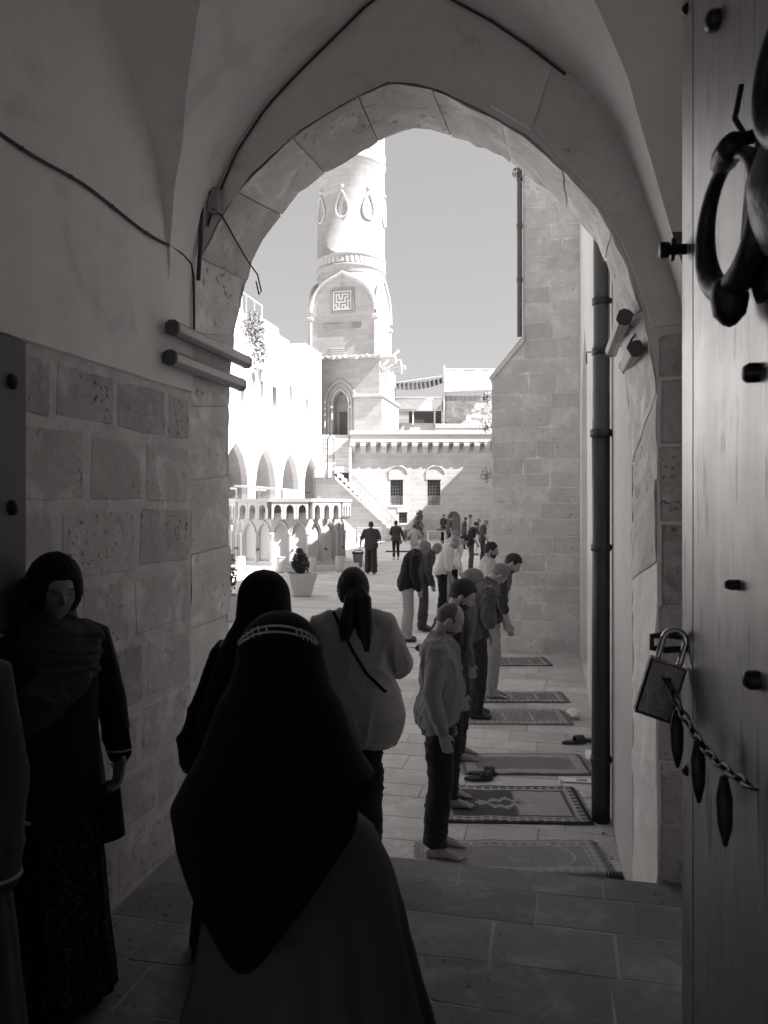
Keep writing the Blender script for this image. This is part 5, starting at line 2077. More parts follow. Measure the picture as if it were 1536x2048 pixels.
person("tall man in dark shirt standing in front of the arched door", row_loc(899, 38.5), FB_ + 10,
       Body(1.80, lean=3, pitch=22, arms=dn, detail=0), "skin_mid", ('short', 'hair_dark'), None,
       dict(mat="charcoal_cloth", hem=.84, sleeve='short'), dict(mat="black_cloth"), "shoe_black", grp2, None, 17.0)
person("man in a dark jacket standing behind the folding table", row_loc(887, 46.5), -60,
       Body(1.76, lean=2, pitch=10, arms=fold, detail=0), "skin_mid", ('short', 'hair_black'), 'hair_black',
       dict(mat="charcoal_cloth", hem=.84, name="jacket"), dict(mat="black_cloth"), "shoe_black", None, None, 18.0)

# --- people walking away across the courtyard
person("heavy set man in a dark polo shirt walking away, seen from behind", row_loc(742, 26.0), 97,
       Body(1.77, lean=2, pitch=4, stride=.10, arms={1: dict(el=(-.02, .13, -.27), wr=(.06, .03, -.25)), -1: dict(el=(.02, .10, -.27), wr=(.2, -.02, -.08), hd=(.9, -.1, .2))},
            belly=.03, broad=1.16, detail=1), "skin_mid", ('short', 'hair_black'), None,
       dict(mat="charcoal_cloth", sleeve='short', hem=.80, grow=.035), dict(mat="dark_trouser", loose=.03, grow=.03), "shoe_black", None, None, 19.0)


def bun_bag(root, body, s):
    V, F = ball((-.085, 0, .075), .045, 12)
    mesh_obj("hair_bun", body.put(V) * s, F, "hair_black", root)
    V, F = loft([(-.02, -.22, .72), (-.02, -.23, .86)], [(.11, .04), (.10, .03)], n=14, cap=.3)
    mesh_obj("handbag", V * s, F, "black_cloth", root)


person("woman with a hair bun in a dark jacket and leggings walking away", row_loc(792, 32.6), 100,
       Body(1.66, lean=1, pitch=2, yaw=-25, fem=True, arms={1: fold[1], -1: dict(el=(-.03, .12, -.27), wr=(.02, .07, -.24))}, detail=1), "skin_light", ('short', 'hair_black'), None,
       dict(mat="charcoal_cloth", hem=.84, grow=.05, name="jacket"), dict(mat="dark_trouser", loose=0, grow=.006, hemz=.14), "shoe_pale", None, bun_bag, 20.0)
person("person in a pale printed T-shirt and light trousers walking away", row_loc(829, 31.0), 92,
       Body(1.55, lean=4, pitch=14, fem=True, arms={s: dict(el=(-.03, .13, -.24), wr=(.02, .09, -.22)) for s in (1, -1)}, detail=0), "skin_mid", ('short', 'hair_black'), None,
       dict(mat="floral_pale", sleeve='short', hem=.82, grow=.05), dict(mat="light_cloth", loose=.03), "shoe_pale", None, None, 21.0)


# --- women in the gate passage
def drape(name, mat, root, prof, zb, n=72, m=46, folds=(0.0, 9), shift=None, cap=True, seed=0.0):
    """hanging cloth: prof(z) -> (cx, cy, r_depth, r_width) in local axes x right, y away, zb(phi) lower edge"""
    V, F = [], []
    zt = prof['top']
    for i in range(m + 1):
        for j in range(n):
            ph = 2 * math.pi * j / n
            e = zb(ph)
            s = (i / m)
            z = zt + (e - zt) * (s ** 1.0 if s > .25 else s * (0.35 + 2.6 * s))
            cx, cy, rd, rw = prof['at'](z)
            k = min(1.0, max(0.0, (zt - z - .25) / .5))
            f = 1 + folds[0] * k * (math.sin(folds[1] * ph + seed + 2.2 * math.sin(2 * ph + seed)) + .5 * math.sin((folds[1] * 2.3) * ph + 3 * seed))
            V.append((cx + rw * f * math.sin(ph), cy - rd * f * math.cos(ph), z))
    for i in range(m):
        for j in range(n):
            F.append((i * n + j, i * n + (j + 1) % n, (i + 1) * n + (j + 1) % n, (i + 1) * n + j))
    V.append((prof['at'](zt)[0], prof['at'](zt)[1], zt + .0005))
    for j in range(n):
        F.append((len(V) - 1, (j + 1) % n, j))
    return mesh_obj(name, V, F, mat, root)


def interp(tab):
    zs = [t[0] for t in tab]

    def at(z):
        if z >= zs[0]:
            return tab[0][1:]
        for a, b in zip(tab, tab[1:]):
            if a[0] >= z >= b[0]:
                f = (a[0] - z) / (a[0] - b[0])
                f = f * f * (3 - 2 * f) * .35 + f * .65
                return tuple(p + (q - p) * f for p, q in zip(a[1:], b[1:]))
        return tab[-1][1:]
    return {'top': zs[0], 'at': at}


def ellipsoid_top(zt, h, rd, rw, cx=0, cy=0, n=8):
    out = []
    for i in range(n + 1):
        a = math.pi / 2 * i / n
        z = zt - h * (1 - math.cos(a))
        out.append((z, cx, cy, max(rd * math.sin(a), .002), max(rw * math.sin(a), .002)))
    return out


# nearest: headscarf with pale lace band, back to the viewer
loc = row_loc(560, 2.0, ZP + .004)
w1 = thing("person", "veiled woman in a black pointed headscarf with pale lace band, nearest, from behind", "person", loc, 0)
hgt = 1.54
tuck = {s: dict(el=(.05, .0, -.25), wr=(.16, -.12, -.03), hd=(.5, -.85, 0)) for s in (1, -1)}
b1 = Body(1.50, pitch=10, fem=True, arms=tuck, broad=.9, detail=1)
co, fc = b1.skin(.012, True)
mesh_obj("body", (co @ rot_z(R(90)).T) * b1.s, fc, "skin_mid", w1)
tab = ellipsoid_top(hgt + .012, .12, .12, .113) + [(1.41, 0, .01, .122, .117), (1.36, 0, .005, .128, .132), (1.31, 0, .0, .14, .162), (1.25, .002, -.005, .155, .185), (1.18, .005, -.01, .172, .212),
                                                     (1.11, .008, -.012, .188, .256), (1.05, .012, -.014, .2, .29), (.98, .006, -.015, .21, .298), (.90, .0, -.02, .218, .296), (.80, -.01, -.03, .222, .275), (.64, -.02, -.05, .225, .25)]
pf = interp(tab)


def zb1(ph):
    lat = math.sin(ph)
    if math.cos(ph) > 0:
        q = abs(lat + .15)
        q = min(q, 1.0)
        return .735 + .42 * max(q - .04, 0) ** 1.05 + .03 * math.exp(-(q / .12) ** 2)
    return 1.135 + .01 * math.sin(5 * ph)


drape("headscarf", "chador_black", w1, pf, zb1, folds=(.012, 7), seed=1.0)
tab = [(1.16, 0, 0, .08, .10), (1.05, .02, 0, .11, .15), (.98, .05, 0, .14, .2), (.88, .06, .0, .16, .235), (.75, .065, 0, .18, .26), (.6, .07, -.0, .2, .285), (.48, .075, 0, .22, .31), (.3, .08, 0, .24, .34), (.02, .09, 0, .28, .39)]
drape("long_coat", "coat_grey" if "coat_grey" in MATS else "mid_grey_cloth", w1, interp(tab), lambda p: .012, folds=(.10, 7), seed=2.6, n=160, m=60)
# pale lace band over the crown: two cords, a long cartouche and little cross stitches
C0 = np.array((0, 0, hgt + .012 - .12))
RR = np.array((.113, .12, .12)) * 1.012


def on_hood(psi, tilt, k=1.0):
    d = np.array((math.sin(psi), -math.cos(psi) * math.sin(tilt), math.cos(psi) * math.cos(tilt)))
    return C0 + RR * d * k


mb = MB()
lo_, hi_ = R(40), R(49)
for tl, a0, a1 in ((lo_, -64, 64), (hi_, -60, 60)):
    mb.tube([on_hood(R(a), tl + R(2.0) * math.sin(R(a * 6)) * (1 if abs(a) > 25 else 0)) for a in range(a0, a1 + 1, 4)], .0028, 5)
for a in (-12, 26):
    mb.tube([on_hood(R(a), lo_), on_hood(R(a + 2), hi_)], .0028, 5)
for a in list(range(-58, -20, 9)) + list(range(34, 62, 7)):
    mb.tube([on_hood(R(a - 2), lo_ - R(4)), on_hood(R(a + 3), hi_ + R(4))], .0022, 5)
mb.build("lace_band", "lace", w1) if "lace" in MATS else mb.build("lace_band", "light_cloth", w1)

# second: all in black, one elbow out
loc = row_loc(528, 3.15, ZP + .004)
w2 = thing("person", "veiled woman in a long black chador next to the passage wall, from behind", "person", loc, 0)
b2 = Body(1.53, pitch=8, fem=True, arms=tuck, broad=.9, detail=1)
co, fc = b2.skin(.012, True)
mesh_obj("body", (co @ rot_z(R(90)).T) * b2.s, fc, "skin_mid", w2)
hz = 1.553
tab = ellipsoid_top(hz + .01, .115, .115, .108) + [(1.36, 0, .0, .12, .115), (1.29, -.01, .0, .135, .145), (1.22, -.015, 0, .15, .175), (1.12, -.02, 0, .165, .20), (.98, -.03, 0, .18, .235), (.80, -.04, 0, .2, .25), (.62, -.04, 0, .21, .26)]
drape("veil", "chador_black", w2, interp(tab), lambda p: .70 + .05 * math.sin(3 * p + 1), folds=(.02, 8), seed=3.0)
tab = [(1.2, 0, 0, .1, .14), (.9, 0, 0, .15, .19), (.5, 0, 0, .2, .25), (.02, 0, 0, .24, .3)]
drape("black_robe", "chador_black", w2, interp(tab), lambda p: .01, folds=(.05, 6), seed=4.4, n=110)
co, fc = weld([limb([(-.16, .02, 1.20), (-.24, .03, .98), (-.275, -.02, .86), (-.265, -.06, .80)], [.07, .075, .08, .07])], .012, 2, .006)
mesh_obj("sleeve", co, fc, "chador_black", w2)

# third: pony tail and loose pale shirt
loc = row_loc(705, 3.94, ZP + .004)
b3 = Body(1.50, lean=1, pitch=4, yaw=28, fem=True, arms={1: dict(el=(.04, .07, -.25), wr=(.2, -.04, -.02), hd=(.9, -.2, .1)), -1: dict(el=(.02, .10, -.25), wr=(.22, -.03, -.02), hd=(.9, -.2, .1))}, detail=2)


def pony(root, body, s):
    # hair cap reaching the neck, then the tail
    V, F = head_shell(lambda D: sst(-D[:, 0] + .55 + .45 * D[:, 2], 0, .25) * sst(D[:, 2] + .75, 0, .2), .018, -.014, True, rough_=.003, seed=4)
    mesh_obj("hair", body.put(V) * s, F, "hair_black", root)
    base = body.put(np.array([[-.10, .0, -.01]]))[0]
    strands = []
    rk = random.Random(12)
    for i in range(40):
        dx, dy = rk.uniform(-.02, .02), rk.uniform(-.045, .045)
        L = rk.uniform(.30, .47)
        p0 = base + np.array((-.005, dy * .4, rk.uniform(-.01, .03)))
        pts = [p0, p0 + np.array((-.035 + dx, dy, -.06)), p0 + np.array((-.045 + dx, dy * 1.5 + .01, -L * .5)), p0 + np.array((-.03 + dx, dy * 1.8 + rk.uniform(-.02, .025), -L))]
        strands.append(limb(pts, [.014, .020, .017, .004], 8))
    co, fc = weld(strands, .006, 1)
    mesh_obj("pony_tail", co * s, fc, "hair_black", root)
    # loose shirt hanging to the hip, blown out to one side
    tab = [(1.52, (-.01, 0), .07, .085), (1.47, (-.01, 0), .10, .155), (1.40, (-.012, 0), .125, .205), (1.30, (-.015, -.005), .14, .21), (1.18, (-.02, -.02), .15, .205), (1.06, (-.02, -.05), .17, .205),
           (.96, (-.02, -.075), .185, .225), (.88, (-.02, -.09), .19, .235), (.80, (-.02, -.085), .18, .215), (.74, (-.02, -.075), .165, .185)]
    parts = [loft([(c[0], c[1], z) for z, c, a, b in tab][::-1], [(a, b) for z, c, a, b in tab][::-1], n=30, cap=.05)]
    for sd in (1, -1):
        sh, el, wr, hd = body.arm[sd]
        parts.append(limb([sh + np.array((0, -sd * .05, .01)), sh, el, el + (wr - el) * .25], [.075, .085, .085, .08], 14))
    co, fc = weld(parts, .0085, 3, .016, (9, 9, 2.4), 5.0)
    mesh_obj("shirt", co * s, fc, "pale_shirt" if "pale_shirt" in MATS else "khaki_cloth", root)
    pts = [(-.08, .10, 1.50), (-.135, .05, 1.42), (-.180, -.03, 1.29), (-.200, -.11, 1.17), (-.15, -.21, 1.06), (.02, -.27, 1.0)]
    mb = MB()
    mb.tube([tuple(np.array(p) * s) for p in pts], .011 * s, 6)
    mb.build("bag_strap", "black_cloth", root)
    V, F = loft([(.14, -.18, .82), (.14, -.18, 1.0)], [(.04, .10), (.04, .10)], n=14, cap=.2)
    mesh_obj("shoulder_bag", V * s, F, "black_cloth", root)


person("woman with a dark ponytail in a loose pale shirt with bag strap, from behind", loc, 84, b3, "skin_light", None, None, None,
       dict(mat="dark_trouser", loose=.02), "shoe_black", None, pony, 5.0)

# fourth: standing by the left wall, turned to the viewer
loc = row_loc(100, 2.80, ZP + .004)
b4 = Body(1.64, lean=2, pitch=9, yaw=-6, fem=True, arms={1: dict(el=(.02, .07, -.26), wr=(.10, -.02, -.2), hd=(.3, -.2, -1)), -1: dict(el=(.02, .05, -.27), wr=(.08, -.03, -.22))}, detail=2)


def hijab(root, body, s):
    V, F = head_shell(hood_mask, .030, -.012, True, rough_=.003, seed=2)
    mesh_obj("headscarf", body.put(V) * s, F, "coat_dark", root)
    V, F = ball((.0955, 0, -.056), (.006, .022, .0045), 12)
    mesh_obj("lips", body.put(V) * s, F, "skin_dark", root)
    # scarf round the neck and over the chest
    parts = [loft([(.0, 0, 1.30), (.015, 0, 1.38), (.005, 0, 1.45), (-.008, 0, 1.50), (-.015, 0, 1.54)], [(.155, .19), (.15, .185), (.125, .15), (.098, .105), (.085, .085)], n=28, cap=.05)]
    parts.append(loft([(-.03, 0, 1.40), (-.036, 0, 1.50), (-.034, 0, 1.58), (-.03, 0, 1.66)], [(.12, .15), (.102, .118), (.098, .108), (.09, .10)], n=24, cap=.3))
    parts.append(limb([(.07, .12, 1.44), (.13, .02, 1.32), (.14, -.10, 1.22), (.10, -.16, 1.12)], [(.05, .06), (.045, .09), (.04, .10), (.02, .06)], 12))
    co, fc = weld(parts, .0085, 3, .010, (7, 7, 24), 2.0)
    mesh_obj("shawl", co * s, fc, "scarf_dark", root)
    tab = [(1.42, 0, 0, .10, .17), (1.25, 0, 0, .135, .19), (1.05, 0, 0, .14, .185), (.85, 0, 0, .16, .21), (.76, 0, 0, .17, .215)]
    o = drape("coat", "black_cloth", root, interp([(z * s, a, b, c * s, d * s) for z, a, b, c, d in tab]), lambda p: .78 * s, folds=(.02, 6), seed=1.2)
    tab = [(.95, 0, 0, .135, .17), (.7, 0, 0, .16, .2), (.4, 0, 0, .18, .225), (.03, 0, 0, .205, .26)]
    o2 = drape("skirt", "floral_black", root, interp([(z * s, a, b, c * s, d * s) for z, a, b, c, d in tab]), lambda p: .05, folds=(.045, 9), seed=2.2, n=130, m=60)
    for o_ in (o, o2):
        o_.rotation_euler = (0, 0, R(90))
    for sd in (1, -1):
        sh, el, wr, hd = body.arm[sd]
        co, fc = weld([limb([sh + np.array((0, -sd * .05, .01)), sh, el, wr], [.062, .068, .062, .048], 14)], .009, 2, .006)
        mesh_obj("sleeve", co * s, fc, "black_cloth", root)
        MB().lathe([(.046, -.004), (.0505, -.003), (.0505, .003), (.046, .004)], 14, tuple((wr * .95 + el * .05) * s)).build("cuff_stripe", "khaki_cloth", root)
    V, F = loft([(.10, .20, .62), (.09, .19, .84)], [(.035, .06), (.035, .05)], n=16, cap=.2)
    mesh_obj("handbag", V * s, F, "black_cloth", root)


cloth_mat("scarf_dark", .05)
cloth_mat("coat_dark", .018)
person("woman in a dark headscarf and patterned black skirt standing by the ashlar wall", loc, -42, b4, "skin_mid", None, None, None, None, "shoe_black", None, hijab, 6.0)

# fifth: only a coat sleeve shows at the picture's edge
loc = Vector((-1.19, 1.92, ZP + .004))
b5 = Body(1.70, lean=0, pitch=8, fem=True, arms=dn, detail=1)


def coat5(root, body, s):
    V, F = head_shell(hood_mask, .02, -.012, True)
    mesh_obj("headscarf", body.put(V) * s, F, "scarf_dark", root)
    tab = [(1.50, 0, 0, .09, .15), (1.42, 0, 0, .12, .19), (1.1, 0, 0, .15, .2), (.7, 0, 0, .2, .25), (.05, 0, 0, .26, .32)]
    o = drape("coat", "scarf_dark", root, interp(tab), lambda p: .05, folds=(.03, 7), seed=1.7, n=110)
    o.rotation_euler = (0, 0, R(90))
    for sd in (1, -1):
        sh, el, wr, hd = body.arm[sd]
        co, fc = weld([limb([sh + np.array((0, -sd * .05, .01)), sh, el, wr], [.065, .075, .07, .06], 14)], .009, 2, .006)
        mesh_obj("sleeve", co * s, fc, "scarf_dark", root)
        MB().lathe([(.055, -.004), (.0615, -.003), (.0615, .003), (.055, .004)], 14, tuple(wr * s)).build("cuff_stripe", "khaki_cloth", root)


person("person in a dark coat at the picture's left edge, sleeve and hem only", loc, -60, b5, "skin_mid", None, None, None, None, "shoe_black", None, coat5, 7.0)

# ------------------------------------------------------------------ prayer rugs
def rug_mat(name, L, W, v_edge, v_band, v_line, v_field, v_motif, kind=0, fade=0.0):
    k = NT(name)
    o = k.obj()
    s = k.sep(o)
    x, y = s[0], s[1]
    ax, ay = k.math('ABSOLUTE', x), k.math('ABSOLUTE', y)
    e = k.math('MINIMUM', k.math('SUBTRACT', L / 2, ax), k.math('SUBTRACT', W / 2, ay))
    zig = k.math('SINE', k.math('MULTIPLY', x, 95.0))
    zig2 = k.math('SINE', k.math('MULTIPLY', y, 95.0))
    zz = k.math('MAXIMUM', zig, zig2)
    band = k.mix(k.step(zz, .25, .6), v_band, v_line)
    c = k.mix(k.step(e, .025, .032), v_edge, band)
    c = k.mix(k.step(e, .085, .09), c, v_line)
    c = k.mix(k.step(e, .10, .105), c, v_band)
    c = k.mix(k.step(e, .118, .122), c, v_field)
    inside = k.step(e, .125, .135)
    if kind == 0:      # stepped medallion column with a pale far end
        d1 = k.math('ADD', k.math('MULTIPLY', k.math('ABSOLUTE', k.math('SUBTRACT', x, -.05)), .42), ay)
        st_ = k.math('MULTIPLY', k.math('ROUND', k.math('MULTIPLY', d1, 40.0)), 1 / 40.0)
        pale = k.math('MULTIPLY', k.step(x, .02, .06), inside)
        c = k.mix(pale, c, v_line)
        wig = k.math('MULTIPLY', k.math('SINE', k.math('MULTIPLY', x, 60.0)), .018)
        m1 = k.math('MULTIPLY', k.math('LESS_THAN', k.math('ADD', st_, wig), .11), inside)
        c = k.mix(m1, c, v_motif)
        m2 = k.math('MULTIPLY', k.math('LESS_THAN', k.math('ADD', st_, wig), .055), inside)
        c = k.mix(m2, c, v_field)
    elif kind == 1:    # plain field with rounded niche
        n_ = k.math('ADD', k.math('POWER', k.math('DIVIDE', ay, W * .30), 2.0), k.math('POWER', k.math('DIVIDE', k.math('MAXIMUM', k.math('SUBTRACT', x, L * .2), 0.0), L * .2), 2.0))
        c = k.mix(k.math('MULTIPLY', k.step(n_, 1.0, 1.03), inside), c, v_motif)
        c = k.mix(k.math('MULTIPLY', k.math('COMPARE', n_, 1.05, .04), inside), c, v_line)
    elif kind == 2:    # small all-over figures
        vv = k.voro(o, 26.0)
        c = k.mix(k.math('MULTIPLY', k.step(vv, .34, .30), inside), c, v_motif)
        c = k.mix(k.math('MULTIPLY', k.math('COMPARE', k.math('FRACT', k.math('MULTIPLY', x, 3.3)), .5, .03), inside), c, v_line)
    elif kind == 3:    # worn, almost the colour of the paving
        n_ = k.math('ADD', k.math('POWER', k.math('DIVIDE', ay, W * .42), 2.0), k.math('POWER', k.math('DIVIDE', k.math('MAXIMUM', k.math('SUBTRACT', x, 0.1), 0.0), L * .26), 2.0))
        c = k.mix(k.math('COMPARE', n_, 1.0, .045), c, v_motif)
        fig = k.math('MULTIPLY', k.math('LESS_THAN', k.math('ABSOLUTE', k.math('SUBTRACT', x, .04)), .07), k.math('LESS_THAN', ay, .09))
        c = k.mix(k.math('MULTIPLY', fig, k.step(k.voro(o, 45.0), .3, .26)), c, v_motif)
    n1 = k.noise(o, 9, 4)
    n2 = k.noise(o, 180, 2)
    c = k.math('MULTIPLY', c, k.math('MULTIPLY_ADD', k.math('SUBTRACT', n1, .5), .5, 1.0))
    c = k.math('MULTIPLY', c, k.math('MULTIPLY_ADD', k.math('SUBTRACT', n2, .5), .35, 1.0))
    k.color(c)
    k.bump(n2, .4, .004)
    k.rough(.95, spec=.1)


def rug(label, x0, x1, y0, y1, mat, rz=0.0, fringe="light_cloth", wave=.0075, seed=0, z=.016):
    L, W = x1 - x0, y1 - y0
    t = thing("prayer_rug", label, "rug", ((x0 + x1) / 2, (y0 + y1) / 2, z), rz, "prayer rugs laid out in front of the worshippers")
    mb = MB()
    nx, ny = 36, 16
    V, F = [], []
    for i in range(nx + 1):
        for j in range(ny + 1):
            x, y = -L / 2 + L * i / nx, -W / 2 + W * j / ny
            ed = 1.0 if j in (0, ny) else 0
            yy = y + ed * .006 * noise.noise((x * 6, seed, y))
            V.append((x, yy, wave * (noise.noise((x * 5 + seed, y * 5, 0)) + .6 * noise.noise((x * 14, y * 6, seed))) + (.003 if not ed else 0)))
    for i in range(nx):
        for j in range(ny):
            a = i * (ny + 1) + j
            F.append((a, a + ny + 1, a + ny + 2, a + 1))
    n0 = len(V)
    rim = [(i, 0) for i in range(nx + 1)] + [(nx, j) for j in range(1, ny + 1)] + [(i, ny) for i in range(nx - 1, -1, -1)] + [(0, j) for j in range(ny - 1, 0, -1)]
    idx = [i * (ny + 1) + j for i, j in rim]
    for a in idx:
        V.append((V[a][0], V[a][1], -.012))
    m = len(idx)
    for q in range(m):
        F.append((idx[q], n0 + q, n0 + (q + 1) % m, idx[(q + 1) % m]))
    mb.add(V, F, True)
    mb.build("pile", mat, t)
    mb = MB()
    rk = random.Random(seed)
    for s in (-1, 1):
        for q in range(int(W / .014)):
            y = -W / 2 + .007 + q * .014
            dx, dy = rk.uniform(.02, .04), rk.uniform(-.008, .008)
            mb.box((0, -.003, -.011), (dx, .003, -.007), Matrix.Translation((s * L / 2 if s > 0 else -L / 2, y, 0)) @ Matrix.Rotation(0 if s > 0 else math.pi, 4, 'Z') @ Matrix.Rotation(dy * 30, 4, 'Z'))
    tag(mb.build("fringe", fringe, t), kind="stuff")
    return t


rug_mat("rug_worn", 1.2, .5, .26, .30, .42, .31, .46, 3)
rug_mat("rug_medallion", 1.12, .74, .06, .13, .40, .10, .34, 0)
rug_mat("rug_plain", 1.1, .56, .14, .34, .36, .20, .30, 1)
rug_mat("rug_pale", 1.08, .6, .20, .20, .40, .26, .13, 2)
rug_mat("rug_figured", 1.0, .52, .12, .12, .42, .22, .08, 2)
rug_mat("rug_far", .85, .62, .10, .16, .38, .24, .12, 2)
rug_mat("rug_dark", 1.1, .6, .05, .08, .22, .07, .16, 1)
rug("worn pale prayer rug almost the colour of the paving, nearest the step", .24, 1.44, 4.82, 5.32, "rug_worn", seed=1)
rug("dark prayer rug with stepped medallion and zigzag border near the drainpipe foot", .42, 1.54, 5.61, 6.35, "rug_medallion", R(-2), seed=2)
rug("plain grey prayer rug with pale border and clipped corners", .70, 1.80, 6.62, 7.18, "rug_plain", R(-1), seed=3)
rug("thin pale prayer rug with small figures, third from the buttress", .92, 2.0, 8.14, 8.74, "rug_pale", R(-1.5), seed=4)
rug("boldly patterned prayer rug with dark end, under bare feet in khaki trousers", 1.18, 2.18, 9.04, 9.56, "rug_figured", seed=5, wave=.008)
rug("small folded prayer rug lying nearest the buttress foot", 1.58, 2.43, 11.1, 11.72, "rug_far", seed=6)
rug("dark prayer rug under the man in the charcoal jacket", .72, 1.8, 14.15, 14.75, "rug_dark", seed=7)
sheet = thing("ground_sheet", "white cloth sheet spread under the man in the black jacket", "cloth", (.62, 13.1, .008), 0)
mb = MB()
V, F = [], []
for i in range(17):
    for j in range(13):
        x, y = -.5 + i / 16, -.55 + 1.1 * j / 12
        V.append((x + .03 * noise.noise((x * 3, y * 3, 1)), y + .04 * noise.noise((x * 3, y * 3, 5)), .006 + .008 * abs(noise.noise((x * 7, y * 7, 0)))))
for i in range(16):
    for j in range(12):
        a = i * 13 + j
        F.append((a, a + 13, a + 14, a + 1))
mb.add(V, F, True)
mb.build("sheet", "white_cloth", sheet)


# ------------------------------------------------------------------ shoes left on the paving
def slipper(parent, x, y, ang, mat="shoe_black", closed=False):
    M = Matrix.Translation((x, y, 0)) @ Matrix.Rotation(ang, 4, 'Z')
    out = []
    for i in range(20):
        a = 2 * math.pi * i / 20
        r = .042 - .008 * math.cos(a) * .6
        out.append((.125 * math.cos(a), (.040 + .008 * math.cos(a)) * math.sin(a)))
    mb = MB().prism(out, lambda u, v, w: M @ Vector((u, v, w)), .002, .022)
    so = mb.build("sole", mat, parent)
    mb = MB()
    for q in range(5):
        xx = .02 + q * .018
        mb.tube([M @ Vector((xx, .046 * math.cos(a), .02 + .045 * math.sin(a))) for a in [math.pi * i / 8 for i in range(9)]], .011, 6)
    mb.build("strap", mat, parent)
    if closed:
        mb = MB()
        for q in range(4):
            xx = -.05 - q * .018
            mb.tube([M @ Vector((xx, .036 * math.cos(a), .02 + .05 * math.sin(a))) for a in [math.pi * i / 8 for i in range(9)]], .011, 6)
        mb.build("heel_cup", mat, parent)


s1 = thing("sandals", "pair of black sandals lying beside the drainpipe", "sandals", (1.93, 7.5, .012), 0)
slipper(s1, -.08, 0, R(14))
slipper(s1, .10, .06, R(-20))
s2 = thing("sandals", "black sandals tucked under the edge of the passage step", "sandals", (1.36, 4.72, .012), 0)
slipper(s2, 0, 0, R(-10))
slipper(s2, .2, .03, R(8))
s3 = thing("shoes", "pair of dark shoes at the corner of the white ground sheet", "shoes", (.56, 12.36, .012), 0)
slipper(s3, 0, 0, R(75), closed=True)
slipper(s3, .1, .05, R(60), closed=True)
s4 = thing("sandals", "dark slippers between the plain grey rug and the medallion rug", "sandals", (.80, 6.5, .012), 0)
slipper(s4, 0, 0, R(5))
slipper(s4, .05, .12, R(-4))
pb = thing("plastic_bag", "crumpled white plastic bag at the end of the plain grey rug", "bag", (1.90, 6.95, .012), 0)
V, F = sph_grid(20)
V = V * np.array((.07, .13, .05)) * (1 + .35 * vnoise(V * 6, 1.0, 2)[:, None]) + np.array((0, 0, .035))
V[:, 2] = np.maximum(V[:, 2], .002)
mesh_obj("bag", V, F, "paper_white", pb)
pb = thing("plastic_bag", "crumpled white plastic bag at the end of the thin pale rug", "bag", (2.08, 8.45, .012), 0)
V, F = sph_grid(20)
V = V * np.array((.06, .16, .045)) * (1 + .35 * vnoise(V * 6, 1.0, 5)[:, None]) + np.array((0, 0, .03))
V[:, 2] = np.maximum(V[:, 2], .002)
mesh_obj("bag", V, F, "paper_white", pb)
pp = thing("leaflet", "white printed leaflet lying between two prayer rugs", "paper", (1.62, 6.48, .012), R(-8))
MB().box((-.12, -.05, .001), (.12, .05, .004)).build("sheet", "paper_white", pp)
MB().box((.0, -.03, .0045), (.09, .03, .006)).build("printed_panel", "grey_metal", pp)

# ------------------------------------------------------------------ strip lights on the arch jambs
HEX = [(-.034, -.024), (-.034, .024), (-.012, .037), (.016, .037), (.034, .021), (.034, -.021), (.016, -.037), (-.012, -.037)]


def strip_light(label, b, z, t0, t1, sgn, tilt=0.0):
    t = thing("strip_light", label, "lamp", Q(b, (t0 + t1) / 2, z), -TH, "strip lights fixed inside the arch")
    L = (t1 - t0) / 2
    c, s = math.cos(tilt), math.sin(tilt)
    prof = [((u * c - v * s) * sgn, u * s + v * c) for u, v in HEX]
    MB().prism(prof, lambda u, v, w: (u, w, v), -L, L).build("housing", "grey_metal", t)
    inner = [(u * .7 + .013 * c * sgn, v * .7 + .013 * s) for u, v in prof]
    MB().prism([(u * 1.0, v) for u, v in inner], lambda u, v, w: (u, w, v), -L * .985, L * .985).build("diffuser", "lamp_diffuser", t)
    for e in (-1, 1):
        MB().prism([(u * 1.06, v * 1.06) for u, v in prof], lambda u, v, w: (u, w, v), e * (L + .018), e * L).build("end_cap", "wood_dark", t)
        MB().tube([(0, e * L * .6, 0), (-sgn * .05, e * L * .6, -.01), (-sgn * .07, e * L * .6, -.015)], .008, 6).build("bracket", "grey_metal", t)
    return t


strip_light("upper strip light on the left jamb of the arch", -1.872, 3.225, 3.58, 4.52, 1)
strip_light("lower strip light on the left jamb of the arch", -1.885, 3.075, 3.58, 4.46, 1)
strip_light("upper strip light on the right jamb, set off on a bracket", .352, 3.26, 3.99, 4.80, -1, .35)
strip_light("lower strip light against the right jamb", .405, 3.10, 3.98, 4.46, -1, -.5)
cbx = thing("lamp_wire", "short looped wire between the strip lights on the right jamb", "cable", Q(.40, 4.1, 3.2), -TH)
MB().tube([(.05, 0, .04), (.0, .02, -.02), (-.02, .05, -.06), (.02, .08, -.03), (.05, .1, .02)], .006, 6).build("wire", "cable", cbx)

